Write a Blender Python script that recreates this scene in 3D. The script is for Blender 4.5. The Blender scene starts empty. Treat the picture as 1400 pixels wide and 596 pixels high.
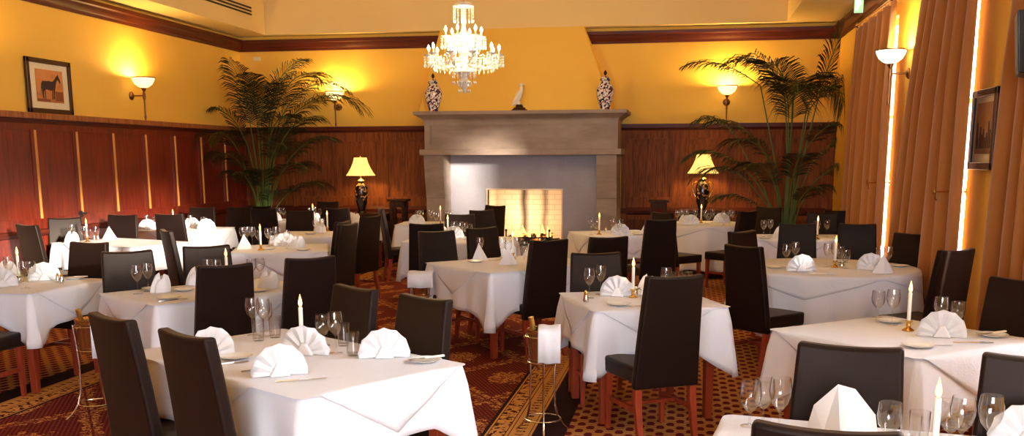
import bpy, math, random
from math import sin, cos, pi, radians as rad, sqrt, hypot
from mathutils import Vector, Matrix
random.seed(7)
SC = bpy.context.scene
C = SC.collection

# ------------------------------------------------------------------ materials
def lin(c):
    return c/12.92 if c <= .04045 else ((c+.055)/1.055)**2.4
def col(r, g, b):
    return (lin(r/255), lin(g/255), lin(b/255), 1)
class V:
    """a value in a node tree, with arithmetic"""
    def __init__(s, t, k): s.t = t; s.k = k
    def op(s, o, b=None, c=None):
        n = s.t.nodes.new('ShaderNodeMath'); n.operation = o
        for i, a in enumerate((s, b, c)):
            if a is None: continue
            if isinstance(a, V): s.t.links.new(a.k, n.inputs[i])
            else: n.inputs[i].default_value = a
        return V(s.t, n.outputs[0])
    def __add__(s, b): return s.op('ADD', b)
    def __sub__(s, b): return s.op('SUBTRACT', b)
    def __mul__(s, b): return s.op('MULTIPLY', b)
    def __truediv__(s, b): return s.op('DIVIDE', b)
    def fr(s): return s.op('FRACT')
    def fl(s): return s.op('FLOOR')
    def ab(s): return s.op('ABSOLUTE')
    def lt(s, b): return s.op('LESS_THAN', b)
    def gt(s, b): return s.op('GREATER_THAN', b)
    def mn(s, b): return s.op('MINIMUM', b)
    def mx(s, b): return s.op('MAXIMUM', b)
    def inv(s): return (s*-1)+1
def mat(name):
    m = bpy.data.materials.new(name); m.use_nodes = True
    t = m.node_tree; t.nodes.clear()
    o = t.nodes.new('ShaderNodeOutputMaterial')
    return m, t, o
def pbsdf(t, o, c=None, rough=.5, metal=0, **kw):
    p = t.nodes.new('ShaderNodeBsdfPrincipled')
    if c is not None: p.inputs['Base Color'].default_value = c
    p.inputs['Roughness'].default_value = rough; p.inputs['Metallic'].default_value = metal
    for k, v in kw.items(): p.inputs[k.replace('_', ' ')].default_value = v
    t.links.new(p.outputs[0], o.inputs[0])
    return p
def coords(t, kind='Object'):
    n = t.nodes.new('ShaderNodeTexCoord'); s = t.nodes.new('ShaderNodeSeparateXYZ')
    t.links.new(n.outputs[kind], s.inputs[0])
    return n.outputs[kind], V(t, s.outputs[0]), V(t, s.outputs[1]), V(t, s.outputs[2])
def noise(t, vec, scale, detail=3, stretch=None, rough=.5):
    if stretch:
        mp = t.nodes.new('ShaderNodeMapping'); mp.inputs['Scale'].default_value = stretch
        t.links.new(vec, mp.inputs[0]); vec = mp.outputs[0]
    n = t.nodes.new('ShaderNodeTexNoise'); n.inputs['Scale'].default_value = scale
    n.inputs['Detail'].default_value = detail; n.inputs['Roughness'].default_value = rough
    t.links.new(vec, n.inputs['Vector'])
    return V(t, n.outputs[0])
def mixc(t, f, a, b):
    n = t.nodes.new('ShaderNodeMix'); n.data_type = 'RGBA'
    if isinstance(f, V): t.links.new(f.k, n.inputs[0])
    else: n.inputs[0].default_value = f
    for i, x in ((6, a), (7, b)):
        if isinstance(x, tuple): n.inputs[i].default_value = x
        else: t.links.new(x, n.inputs[i])
    return n.outputs[2]
def ramp(t, f, stops):
    n = t.nodes.new('ShaderNodeValToRGB'); t.links.new(f.k, n.inputs[0])
    e = n.color_ramp.elements
    while len(e) < len(stops): e.new(.5)
    for i, (p, c) in enumerate(stops): e[i].position = p; e[i].color = c
    return n.outputs[0]
def bump(t, p, h, strength=.2, dist=.01):
    b = t.nodes.new('ShaderNodeBump'); b.inputs['Strength'].default_value = strength; b.inputs['Distance'].default_value = dist
    t.links.new(h.k, b.inputs['Height']); t.links.new(b.outputs[0], p.inputs['Normal'])

def simple(name, c, rough=.5, metal=0, **kw):
    m, t, o = mat(name); pbsdf(t, o, c, rough, metal, **kw); return m
def wood(name, a, b, rough=.35, stretch=(9, 9, .7), scale=3, coat=.15):
    m, t, o = mat(name); p = pbsdf(t, o, None, rough)
    vec, x, y, z = coords(t)
    n1 = noise(t, vec, scale, 5, stretch, .6); n2 = noise(t, vec, .9, 2)
    f = (n1*1.6-.4)*.7+n2*.3
    t.links.new(ramp(t, f, [(.2, a), (.75, b)]), p.inputs['Base Color'])
    p.inputs['Specular IOR Level'].default_value = .5 if coat > .1 else .2; p.inputs['Coat Weight'].default_value = coat; p.inputs['Coat Roughness'].default_value = .25
    bump(t, p, n1, .12, .004)
    return m
def emit(name, c, s):
    m, t, o = mat(name); e = t.nodes.new('ShaderNodeEmission')
    e.inputs[0].default_value = c; e.inputs[1].default_value = s
    t.links.new(e.outputs[0], o.inputs[0]); return m

M = {}
M['wall'] = None
def plaster(name, c1, c2):
    m, t, o = mat(name); p = pbsdf(t, o, None, .75)
    vec, x, y, z = coords(t)
    n = noise(t, vec, 1.3, 4); g = noise(t, vec, 160, 2)
    t.links.new(mixc(t, n, c1, c2), p.inputs['Base Color']); bump(t, p, g, .25, .003)
    return m
M['wall'] = plaster('amber wallpaper', (.84, .49, .065, 1), (.90, .56, .085, 1))
M['ceil'] = plaster('cream ceiling paint', (.76, .56, .23, 1), (.80, .61, .27, 1))
M['wood_red'] = wood('red mahogany panelling', (.075, .007, .004, 1), (.25, .028, .010, 1), .36)
M['wood_trim'] = wood('polished mahogany moulding', (.05, .008, .005, 1), (.13, .022, .010, 1), .5, (9, .7, 9), coat=.05)
M['wood_trimx'] = wood('polished mahogany moulding across', (.05, .008, .005, 1), (.13, .022, .010, 1), .5, (.7, 9, 9), coat=.05)
M['wood_back'] = wood('brown oak panelling', (.085, .022, .006, 1), (.30, .085, .018, 1), .62, coat=0, scale=4)
M['bead'] = wood('light oak bead', (.50, .19, .035, 1), (.78, .36, .08, 1), .5, coat=0)
M['shelf_oak'] = wood('striped oak shelf', (.17, .04, .015, 1), (.50, .19, .06, 1), .35, (1.2, 14, 1), 2.5)
M['leg'] = wood('cherry wood leg', (.22, .026, .012, 1), (.38, .06, .02, 1), .3, (8, 8, 1), 5)
M['dark_wood'] = wood('dark walnut', (.02, .008, .005, 1), (.06, .02, .012, 1), .6, coat=0)
def leather():
    m, t, o = mat('dark brown leather'); p = pbsdf(t, o, None, .48)
    vec, x, y, z = coords(t)
    n = noise(t, vec, 2.5, 3); g = noise(t, vec, 220, 3)
    t.links.new(mixc(t, n, (.007, .0032, .0026, 1), (.014, .006, .0045, 1)), p.inputs['Base Color'])
    bump(t, p, g, .25, .002); p.inputs['Specular IOR Level'].default_value = .17; p.inputs['Specular Tint'].default_value = (1, .86, .76, 1)
    p.inputs['Sheen Weight'].default_value = .08; p.inputs['Sheen Roughness'].default_value = .45; p.inputs['Sheen Tint'].default_value = (1, .72, .45, 1)
    return m
M['leather'] = leather()
def cloth(name, c, k=.35):
    m, t, o = mat(name); p = pbsdf(t, o, c, .8)
    vec, x, y, z = coords(t)
    w = noise(t, vec, 7, 4); g = noise(t, vec, 260, 1)
    bump(t, p, w*.8+g*.2, k, .02)
    p.inputs['Sheen Weight'].default_value = .15
    return m
M['cloth'] = cloth('white table linen', (.79, .79, .84, 1))
M['slip'] = cloth('white slip cloth linen', (.77, .77, .81, 1), .5)
M['napkin'] = cloth('white napkin linen', (.80, .80, .83, 1), .3)
M['china'] = simple('white china', (.85, .84, .80, 1), .15)
M['brass'] = simple('polished brass', (.75, .48, .16, 1), .22, 1)
M['bronze'] = simple('antique bronze', (.22, .11, .05, 1), .35, 1)
M['silver'] = simple('silver plate', (.80, .78, .74, 1), .18, 1)
M['gilt_steel'] = simple('warm nickel rod', (.72, .62, .50, 1), .2, 1)
M['wax'] = simple('ivory candle wax', (.90, .86, .76, 1), .4, Subsurface_Weight=.15)
M['flame'] = emit('candle flame', (1, .50, .13, 1), 5)
M['flamecore'] = emit('flame heart', (1, .86, .45, 1), 60)
M['bulb'] = emit('chandelier bulb', (1, .80, .45, 1), 45)
M['black'] = simple('black plastic', (.012, .012, .012, 1), .45)
M['leaf'] = simple('dark green palm leaflet', (.016, .026, .007, 1), .5)
M['stem'] = simple('green palm stalk', (.085, .15, .028, 1), .5)
M['pot'] = simple('dark glazed planter', (.03, .018, .012, 1), .25)
M['soil'] = simple('potting soil', (.02, .012, .008, 1), .9)
M['log'] = simple('charred log', (.05, .028, .02, 1), .9)
M['iron'] = simple('black iron', (.02, .018, .016, 1), .5, .6)
M['fire'] = emit('fire flame', (1, .42, .07, 1), 4)
M['ember'] = emit('glowing ember', (1, .22, .03, 1), 4)
def thin_glass(name, tint=(1, 1, 1, 1), f=.10):
    m, t, o = mat(name)
    a = t.nodes.new('ShaderNodeBsdfTransparent'); a.inputs[0].default_value = tint
    g = t.nodes.new('ShaderNodeBsdfGlossy'); g.inputs['Roughness'].default_value = .04
    lw = t.nodes.new('ShaderNodeLayerWeight'); lw.inputs[0].default_value = .35
    fac = V(t, lw.outputs['Facing'])
    fac = fac.op('POWER', 1.9)*.85+f
    mx = t.nodes.new('ShaderNodeMixShader'); t.links.new(fac.k, mx.inputs[0])
    t.links.new(a.outputs[0], mx.inputs[1]); t.links.new(g.outputs[0], mx.inputs[2])
    t.links.new(mx.outputs[0], o.inputs[0]); return m
M['glass'] = thin_glass('clear drinking glass', (.985, .985, .985, 1), .075)
M['pane'] = thin_glass('window glass', (.98, .98, .98, 1), .04)
def crystal():
    m, t, o = mat('cut crystal')
    p = pbsdf(t, o, (1, .97, .9, 1), .06, 0, IOR=1.5, Transmission_Weight=.25)
    p.inputs['Specular IOR Level'].default_value = 1
    return m
M['crystal'] = crystal()
def glowglass(name, c, s, base=(.9, .8, .6, 1)):
    m, t, o = mat(name); p = pbsdf(t, o, base, .4)
    p.inputs['Emission Color'].default_value = c; p.inputs['Emission Strength'].default_value = s
    return m
M['alabaster'] = glowglass('lit alabaster bowl', (1, .66, .26, 1), 1.6)
M['bright_bowl'] = glowglass('brightly lit alabaster bowl', (1, .84, .55, 1), 3.2)
def shade_mat():
    m, t, o = mat('lit pleated silk shade'); p = pbsdf(t, o, (.85, .62, .25, 1), .8)
    vec, x, y, z = coords(t)
    a = y.op('ARCTAN2', x); s = (a*(8/pi)).fr(); rib = (s-.5).ab().gt(.46)
    c = mixc(t, rib, (1, .58, .13, 1), (.62, .24, .03, 1))
    t.links.new(c, p.inputs['Emission Color']); p.inputs['Emission Strength'].default_value = 1.25
    return m
M['shade'] = shade_mat()
def stone():
    m, t, o = mat('grey brown sandstone'); p = pbsdf(t, o, None, .6)
    vec, x, y, z = coords(t)
    n = noise(t, vec, 1.6, 6, (1, 1, 3), .6); g = noise(t, vec, 90, 2)
    t.links.new(ramp(t, n, [(.3, (.20, .14, .105, 1)), (.7, (.33, .245, .19, 1))]), p.inputs['Base Color'])
    bump(t, p, g, .2, .003); return m
M['stone'] = stone()
def slab():
    m, t, o = mat('pale grey hearth slab'); p = pbsdf(t, o, None, .45)
    vec, x, y, z = coords(t)
    n = noise(t, vec, 2.2, 6); v = noise(t, vec, 40, 3)
    t.links.new(ramp(t, n*.7+v*.3, [(.3, (.29, .26, .28, 1)), (.7, (.40, .37, .40, 1))]), p.inputs['Base Color'])
    return m
M['slab'] = slab()
def firebrick():
    m, t, o = mat('cream firebrick with soot'); p = pbsdf(t, o, None, .8)
    vec, x, y, z = coords(t)
    n = noise(t, vec, 5, 4)
    row = (z/.085).fl(); jx = ((x/.24)+(row*.5)).fr(); jz = (z/.085).fr()
    joint = jx.lt(.035).mx(jz.lt(.08))
    base = mixc(t, joint, (.60, .47, .34, 1), (.40, .28, .18, 1))
    w = noise(t, vec, 3, 2, (1, 1, .6))*.10
    s1 = ((x+2.66+w-.05).ab()/.085).inv().mx(0).op('POWER', .6)
    s2 = ((x+2.32+w-.05).ab()/.075).inv().mx(0).op('POWER', .8)*.75
    soot = s1.mx(s2).mn(1)
    t.links.new(mixc(t, soot, base, (.03, .018, .012, 1)), p.inputs['Base Color'])
    return m
M['firebrick'] = firebrick()
def curtain():
    m, t, o = mat('rust gold curtain fabric'); p = pbsdf(t, o, None, .85)
    vec, x, y, z = coords(t)
    g = noise(t, vec, 120, 2); n = noise(t, vec, 1.2, 2)
    t.links.new(mixc(t, n, (.34, .115, .018, 1), (.44, .165, .026, 1)), p.inputs['Base Color'])
    bump(t, p, g, .3, .003); p.inputs['Sheen Weight'].default_value = .3
    return m
M['curtain'] = curtain()
def chinoiserie():
    m, t, o = mat('painted porcelain'); p = pbsdf(t, o, None, .15)
    vec, x, y, z = coords(t)
    n1 = noise(t, vec, 26, 3); n2 = noise(t, vec, 34, 2, (1, 1.2, .9))
    band = (z*9).fr()
    blue = n1.gt(.53); red = n2.gt(.60)
    c = mixc(t, blue, (.80, .74, .66, 1), (.015, .02, .09, 1))
    c = mixc(t, red*.9, c, (.38, .05, .02, 1))
    t.links.new(c, p.inputs['Base Color']); return m
M['porcelain'] = chinoiserie()
def lampbase():
    m, t, o = mat('black lacquer with gold flowers'); p = pbsdf(t, o, None, .15)
    vec, x, y, z = coords(t)
    n1 = noise(t, vec, 24, 2)
    f = n1.gt(.56)*z.gt(.20)*z.lt(.45)
    t.links.new(mixc(t, f, (.01, .008, .008, 1), (.55, .26, .07, 1)), p.inputs['Base Color']); return m
M['lampbase'] = lampbase()
def carpet():
    m, t, o = mat('patterned wool carpet'); p = pbsdf(t, o, None, .95)
    vec, x, y, z = coords(t)
    mar = (.125, .008, .014, 1); gold = (.62, .29, .075, 1); dark = (.022, .006, .008, 1)
    nz = noise(t, vec, 22, 3); nf = noise(t, vec, 60, 2)
    # field: staggered maroon lozenges between stacked gold dashes
    ry = y/.08; row = ry.fl(); vv = ry.fr()
    uu = (x/.125+row*.5).fr()
    el = (((uu-.5)*4.4).op('POWER', 2)+((vv-.5)*1.7).op('POWER', 2)).lt(.9)
    dash = (y/.0267+nf*.25+.2).fr().gt(.36)
    fieldf = dash*el.inv()
    # runner: diamond lattice of gold leaves over a dotted ground
    a = ((x+.3)/1.05+y/1.5).fr(); b = ((x+.3)/1.05-y/1.5).fr()
    la = (a-.5).ab(); lb = (b-.5).ab(); ln = la.mn(lb)
    wob = (nz-.5)*.30
    leaf = (ln+wob).lt(.055).mx((((a-.03).ab().mn((a-.97).ab())+(b-.03).ab().mn((b-.97).ab()))+wob*1.6).lt(.17))
    vein = (ln.lt(.010))
    leaf = leaf*vein.inv()*nf.gt(.45)*(nz*3+nf).fr().gt(.25)
    dots = ((x/.032+(y/.032).fl()*.5).fr().gt(.62)*(y/.032).fr().gt(.55))*.30
    runf = leaf.mx(dots)
    # border: measured inward from the outer edges of the two bands
    tR = (x*-1)-.90; tL = x+4.73
    tt = tR.mn(tL)               # 0 at the outside of the border, .36 at the runner
    inrun = tt.gt(.31)
    inb = tt.gt(0)*inrun.inv()
    line = ((tt-.012).ab().lt(.008)).mx((tt-.16).ab().lt(.009)).mx((tt-.29).ab().lt(.009))
    orange = tt.gt(.025)*tt.lt(.145)
    od = ((y/.075+nz*.5).fr().gt(.55)*((tt-.085).ab().lt(.028))*nf.gt(.45))
    floral = tt.gt(.175)*tt.lt(.275)*(nz+nf*.4).gt(.66)
    bf = line.mx(orange*od.inv()).mx(floral)
    outer = tt.gt(-.20)*tt.lt(0)
    f = (runf*inrun).mx(bf*inb).mx(fieldf*tt.lt(-.20))
    c = mixc(t, f, mar, gold)
    dk = outer.mx((tt-.305).ab().lt(.012)).mx(inb*bf.inv()*.6)
    c = mixc(t, dk, c, dark)
    t.links.new(c, p.inputs['Base Color']); bump(t, p, nf, .4, .006); p.inputs['Specular IOR Level'].default_value = .1
    return m
M['carpet'] = carpet()
M['picture_mat'] = simple('cream picture mount', (.80, .70, .48, 1), .8)
M['frame_dark'] = simple('dark picture frame', (.035, .010, .006, 1), .3)
def print_mat(name, a, b, d):
    m, t, o = mat(name); p = pbsdf(t, o, None, .6)
    vec, x, y, z = coords(t)
    n = noise(t, vec, 6, 4, (1, 1, 2)); 
    t.links.new(ramp(t, n*.6+z*d, [(.2, a), (.6, b)]), p.inputs['Base Color']); return m
M['horse_print'] = print_mat('sepia print ground', (.30, .09, .02, 1), (.62, .26, .07, 1), .6)
M['ink'] = simple('dark brown ink', (.035, .012, .01, 1), .7)
M['ink_soft'] = simple('brown wash', (.22, .06, .02, 1), .7)
M['racing_print'] = print_mat('brown print', (.06, .025, .015, 1), (.45, .22, .09, 1), .9)
M['sign'] = glowglass('exit sign green', (.35, .8, .45, 1), .6, (.3, .6, .35, 1))
M['signw'] = glowglass('exit sign white', (.9, 1, .85, 1), .9, (.9, .9, .9, 1))
M['white'] = simple('off white plastic', (.75, .62, .40, 1), .5)
M['bucket'] = simple('bronze toned wine bucket', (.50, .24, .08, 1), .25, .85)
M['foil'] = simple('gold bottle foil', (.85, .52, .12, 1), .3, .9)
M['bottle'] = simple('dark green bottle', (.01, .02, .01, 1), .08)
M['posy'] = simple('pale cream petals', (.85, .78, .60, 1), .7)
M['posyleaf'] = simple('olive leaves', (.12, .14, .03, 1), .6)
M['bird'] = simple('ivory figurine', (.86, .80, .68, 1), .35)
M['slot'] = simple('black vent slot', (.02, .012, .008, 1), .8)

# ------------------------------------------------------------------ mesh helpers
class MB:
    def __init__(s): s.v = []; s.f = []
    def add(s, vs, fs):
        o = len(s.v); s.v += [tuple(v) for v in vs]; s.f += [tuple(i+o for i in f) for f in fs]; return s
    def box(s, x0, x1, y0, y1, z0, z1):
        return s.hexa([(x0, y0, z0), (x1, y0, z0), (x1, y1, z0), (x0, y1, z0)], [(x0, y0, z1), (x1, y0, z1), (x1, y1, z1), (x0, y1, z1)])
    def hexa(s, b, t):
        return s.add(list(b)+list(t), [(3, 2, 1, 0), (4, 5, 6, 7), (0, 1, 5, 4), (1, 2, 6, 5), (2, 3, 7, 6), (3, 0, 4, 7)])
    def prism(s, poly, ax, a0, a1):
        """poly: 2-D outline in the two other axes, extruded along ax"""
        n = len(poly)
        def P(p, a):
            return (a, p[0], p[1]) if ax == 0 else ((p[0], a, p[1]) if ax == 1 else (p[0], p[1], a))
        vs = [P(p, a0) for p in poly]+[P(p, a1) for p in poly]
        fs = [tuple(range(n))[::-1], tuple(range(n, 2*n))]+[(i, (i+1) % n, n+(i+1) % n, n+i) for i in range(n)]
        return s.add(vs, fs)
    def lathe(s, prof, seg=24, c=(0, 0), z=0, close=False):
        vs = []; fs = []; n = len(prof)
        for r, h in prof:
            for k in range(seg):
                a = 2*pi*k/seg; vs.append((c[0]+r*cos(a), c[1]+r*sin(a), z+h))
        for i in range(n-1):
            for k in range(seg):
                k2 = (k+1) % seg; fs.append((i*seg+k, i*seg+k2, (i+1)*seg+k2, (i+1)*seg+k))
        if close:
            fs.append(tuple(range(seg))[::-1]); fs.append(tuple((n-1)*seg+k for k in range(seg)))
        return s.add(vs, fs)
    def tube(s, pts, r, seg=8, cap=True):
        pts = [Vector(p) for p in pts]; n = len(pts)
        rs = r if isinstance(r, (list, tuple)) else [r]*n
        vs = []; up = None
        for i, p in enumerate(pts):
            d = (pts[min(i+1, n-1)]-pts[max(i-1, 0)]).normalized()
            if up is None:
                up = d.orthogonal().normalized()
            else:
                up = (up-d*up.dot(d)); up = up.normalized() if up.length > 1e-6 else d.orthogonal().normalized()
            w = d.cross(up)
            for k in range(seg):
                a = 2*pi*k/seg; vs.append(p+(up*cos(a)+w*sin(a))*rs[i])
        fs = [(i*seg+k, i*seg+(k+1) % seg, (i+1)*seg+(k+1) % seg, (i+1)*seg+k) for i in range(n-1) for k in range(seg)]
        if cap: fs += [tuple(range(seg))[::-1], tuple((n-1)*seg+k for k in range(seg))]
        return s.add(vs, fs)
    def ball(s, c, rx, ry=None, rz=None, seg=12, rings=8):
        ry = ry or rx; rz = rz or rx
        vs = [(c[0], c[1], c[2]-rz)]
        for i in range(1, rings):
            ph = -pi/2+pi*i/rings
            for k in range(seg):
                a = 2*pi*k/seg; vs.append((c[0]+rx*cos(ph)*cos(a), c[1]+ry*cos(ph)*sin(a), c[2]+rz*sin(ph)))
        vs.append((c[0], c[1], c[2]+rz)); L = len(vs)-1
        fs = [(0, 1+(k+1) % seg, 1+k) for k in range(seg)]
        for i in range(rings-2):
            for k in range(seg):
                a = 1+i*seg; fs.append((a+k, a+(k+1) % seg, a+seg+(k+1) % seg, a+seg+k))
        a = 1+(rings-2)*seg
        fs += [(a+k, a+(k+1) % seg, L) for k in range(seg)]
        return s.add(vs, fs)
    def build(s, name, m, parent=None, smooth=True, bevel=0, solid=0, loc=None, rz=0, sharp=35):
        me = bpy.data.meshes.new(name); me.from_pydata(s.v, [], s.f); me.validate(); me.update()
        me.materials.append(M[m] if isinstance(m, str) else m)
        o = bpy.data.objects.new(name, me); C.objects.link(o)
        if smooth:
            me.shade_smooth()
            try: me.set_sharp_from_angle(angle=rad(sharp))
            except Exception: pass
        if solid:
            d = o.modifiers.new('solid', 'SOLIDIFY'); d.thickness = solid; d.offset = 0
        if bevel:
            b = o.modifiers.new('bevel', 'BEVEL'); b.width = bevel; b.segments = 3; b.limit_method = 'ANGLE'; b.angle_limit = rad(40)
        if parent: o.parent = parent
        if loc: o.location = loc
        o.rotation_euler.z = rz
        return o
def tag(o, label=None, cat=None, group=None, kind=None):
    if label: o['label'] = label
    if cat: o['category'] = cat
    if group: o['group'] = group
    if kind: o['kind'] = kind
    return o
def thing(name, label, cat, loc=(0, 0, 0), rz=0, group=None):
    o = bpy.data.objects.new(name, None); C.objects.link(o); o.location = loc; o.rotation_euler.z = rz
    o.empty_display_size = .1
    return tag(o, label, cat, group)
KIDS = {}
def copy_tree(o, parent=None):
    c = o.copy(); C.objects.link(c)
    if parent: c.parent = parent
    for ch in o.children: copy_tree(ch, c)
    return c
def struct(o): o['kind'] = 'structure'; return o
def lamp(name, kind, loc, energy, color, size=.05, parent=None, **kw):
    l = bpy.data.lights.new(name, kind); l.energy = energy; l.color = color
    if kind == 'POINT': l.shadow_soft_size = size
    for k, v in kw.items(): setattr(l, k, v)
    o = bpy.data.objects.new(name, l); C.objects.link(o); o.location = loc
    if parent: o.parent = parent
    return o
M['fire_trim'] = simple('pale steel opening edge', (.75, .62, .45, 1), .35, .3)
def ember():
    m, t, o = mat('glowing charred log'); p = pbsdf(t, o, (.06, .03, .02, 1), .9)
    vec, x, y, z = coords(t); n = noise(t, vec, 14, 3)
    t.links.new(ramp(t, n, [(.52, (0, 0, 0, 1)), (.66, (1, .25, .04, 1))]), p.inputs['Emission Color']); p.inputs['Emission Strength'].default_value = 2.5
    return m
M['ember_log'] = ember()
WORLD, SUN, EXPOSURE = 19, 15.0, 0.5
# ------------------------------------------------------------------ the room
XL, XR, YF, YB, ZC, ZT = -7.43, 2.23, -3.6, 16.2, 3.69, 4.75
struct(MB().box(XL-.3, XR+.3, YF-.3, YB+.3, -.2, 0).build('floor', 'carpet', smooth=False))
struct(MB().box(XL-.25, XL, YF-.2, YB+.2, 0, ZC+.05).build('wall_left', 'wall', smooth=False))
# back wall, with the fire opening cut through it
m = MB()
m.box(XL-.25, -3.2, YB, YB+.25, 0, ZC+.05); m.box(-1.9, XR+.25, YB, YB+.25, 0, ZC+.05); m.box(-3.2, -1.9, YB, YB+.25, 1.25, ZC+.05)
struct(m.build('wall_back', 'wall', smooth=False))
# right wall with window openings (y0, y1, z0, z1)
WIN = [(.3, 5.1, 2.48, 3.34), (5.3, 7.42, .35, 3.12), (8.66, 10.75, .35, 3.22), (11.86, 13.75, .35, 3.22)]  # first: unseen high opening, added and shaped to send sun onto the left tables
m = MB(); y = YF
for a, b, z0, z1 in WIN:
    m.box(XR, XR+.25, y, a, 0, ZC+.05); m.box(XR, XR+.25, a, b, 0, z0); m.box(XR, XR+.25, a, b, z1, ZC+.05); y = b
m.box(XR, XR+.25, y, YB+.2, 0, ZC+.05)
struct(m.build('wall_right', 'wall', smooth=False))
FW = [(-1.6, 1.8)]  # unseen opening behind the camera, narrowed to give directional light from the front
m = MB(); x = XL
for a, b in FW:
    m.box(x, a, YF-.25, YF, 0, ZC+.05); m.box(a, b, YF-.25, YF, 0, .6); m.box(a, b, YF-.25, YF, 3.1, ZC+.05); x = b
m.box(x, XR, YF-.25, YF, 0, ZC+.05)
struct(m.build('wall_front', 'wall', smooth=False))
# ceiling: a soffit round a raised tray
TX0, TX1, TY0, TY1 = -6.84, 1.41, YF+.8, 15.93
m = MB()
m.box(XL-.2, TX0, YF-.2, YB+.2, ZC, ZT); m.box(TX1, XR+.2, YF-.2, YB+.2, ZC, ZT)
m.box(TX0, TX1, TY1, YB+.2, ZC, ZT); m.box(TX0, TX1, YF-.2, TY0, ZC, ZT)
m.box(XL-.2, XR+.2, YF-.2, YB+.2, ZT, ZT+.15)
struct(m.build('ceiling', 'ceil', smooth=False))
# windows: frames and panes
def window_x(n, y0, y1, z0, z1):
    w = thing('window_%d' % n, None, None, (XR+.12, (y0+y1)/2, z0)); struct(w)
    L = (y1-y0)/2; H = z1-z0; f = MB()
    for s in (-1, 1): f.box(-.04, .04, s*L-.05*(s > 0), s*L+.05*(s < 0), 0, H)
    f.box(-.04, .04, -L, L, 0, .06); f.box(-.04, .04, -L, L, H-.06, H); f.box(-.03, .03, -.02, .02, 0, H)
    if H > 1: f.box(-.03, .03, -L, L, H*.62, H*.62+.04)
    struct(f.build('window_frame', 'white_paint', w, smooth=False))
    struct(MB().box(-.003, .003, -L, L, 0, H).build('window_pane', 'pane', w, smooth=False))
M['white_paint'] = simple('cream window paint', (.80, .72, .55, 1), .45)
for i, (a, b, z0, z1) in enumerate(WIN): window_x(i+1, a, b, z0, z1)
for i, (a, b) in enumerate(FW):
    w = thing('window_%d' % (i+5), None, None, ((a+b)/2, YF-.12, .6)); struct(w); L = (b-a)/2; f = MB()
    for s in (-1, 1): f.box(s*L-.05*(s > 0), s*L+.05*(s < 0), -.04, .04, 0, 2.5)
    f.box(-L, L, -.04, .04, 0, .06); f.box(-L, L, -.04, .04, 2.44, 2.5); f.box(-.02, .02, -.03, .03, 0, 2.5)
    struct(f.build('window_frame', 'white_paint', w, smooth=False))
    struct(MB().box(-L, L, -.003, .003, 0, 2.5).build('window_pane', 'pane', w, smooth=False))
# crown moulding
CR = [(0, 3.455), (.025, 3.455), (.035, 3.49), (.06, 3.50), (.085, 3.535), (.095, 3.57), (.125, 3.585), (.13, 3.63), (0, 3.63)]
struct(MB().prism([(XL+d, z) for d, z in CR], 1, YF, YB).build('trim_1', 'wood_trim', sharp=20))
struct(MB().prism([(XR-d, z) for d, z in CR][::-1], 1, YF, YB).build('trim_2', 'wood_trim', sharp=20))
struct(MB().prism([(YB-d, z) for d, z in CR][::-1], 0, XL, -3.72).build('trim_3', 'wood_trimx', sharp=20))
struct(MB().prism([(YB-d, z) for d, z in CR][::-1], 0, -1.75, XR).build('trim_4', 'wood_trimx', sharp=20))
# tapered plaster chimney hood over the mantel
b = [(-4.21, 15.64, 2.40), (-1.15, 15.64, 2.40), (-1.13, YB, 2.40), (-4.17, YB, 2.40)]
tp = [(-3.90, 15.88, ZC), (-1.63, 15.88, ZC), (-1.62, YB, ZC), (-3.88, YB, ZC)]
struct(MB().hexa(b, tp).build('wall_chimney', 'wall', smooth=False))
# dado panelling, left wall
m = MB(); m.box(XL, XL+.02, YF, YB, 0, 2.12)
y = 10.56
ys = [10.56+.805*k for k in range(-17, 7)]
for yy in ys: m.box(XL+.02, XL+.036, yy-.075, yy+.075, .92, 2.06)
m.box(XL+.0195, XL+.0345, YF, YB, 2.03, 2.12); m.box(XL+.0195, XL+.0345, YF, YB, .90, 1.02)
for yy in ys: m.box(XL+.02, XL+.034, yy-.075, yy+.075, .18, .80)
m.box(XL+.0195, XL+.0325, YF, YB, .74, .82)
struct(m.build('trim_5', 'wood_red', smooth=False))
m = MB()
for yy in ys: m.prism([(XL+.036, yy-.018), (XL+.05, yy-.012), (XL+.054, yy), (XL+.05, yy+.012), (XL+.036, yy+.018)][::-1], 2, 1.02, 2.03)
struct(m.build('trim_6', 'bead', smooth=False))
struct(MB().prism([(XL, 2.10), (XL+.045, 2.10), (XL+.055, 2.13), (XL+.085, 2.14), (XL+.09, 2.155), (XL, 2.155)], 1, YF, YB).build('trim_7', 'wood_trim', sharp=20))
struct(MB().box(XL, XL+.10, YF, YB, 2.155, 2.222).build('trim_8', 'shelf_oak', smooth=False, bevel=.008))
struct(MB().prism([(XL+.02, .82), (XL+.05, .83), (XL+.06, .86), (XL+.05, .89), (XL+.02, .90)], 1, YF, YB).build('trim_9', 'wood_trim', sharp=20))
struct(MB().prism([(XL, 0), (XL+.04, 0), (XL+.04, .13), (XL+.03, .16), (XL, .17)], 1, YF, YB).build('baseboard_left', 'wood_trim', sharp=20))
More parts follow.
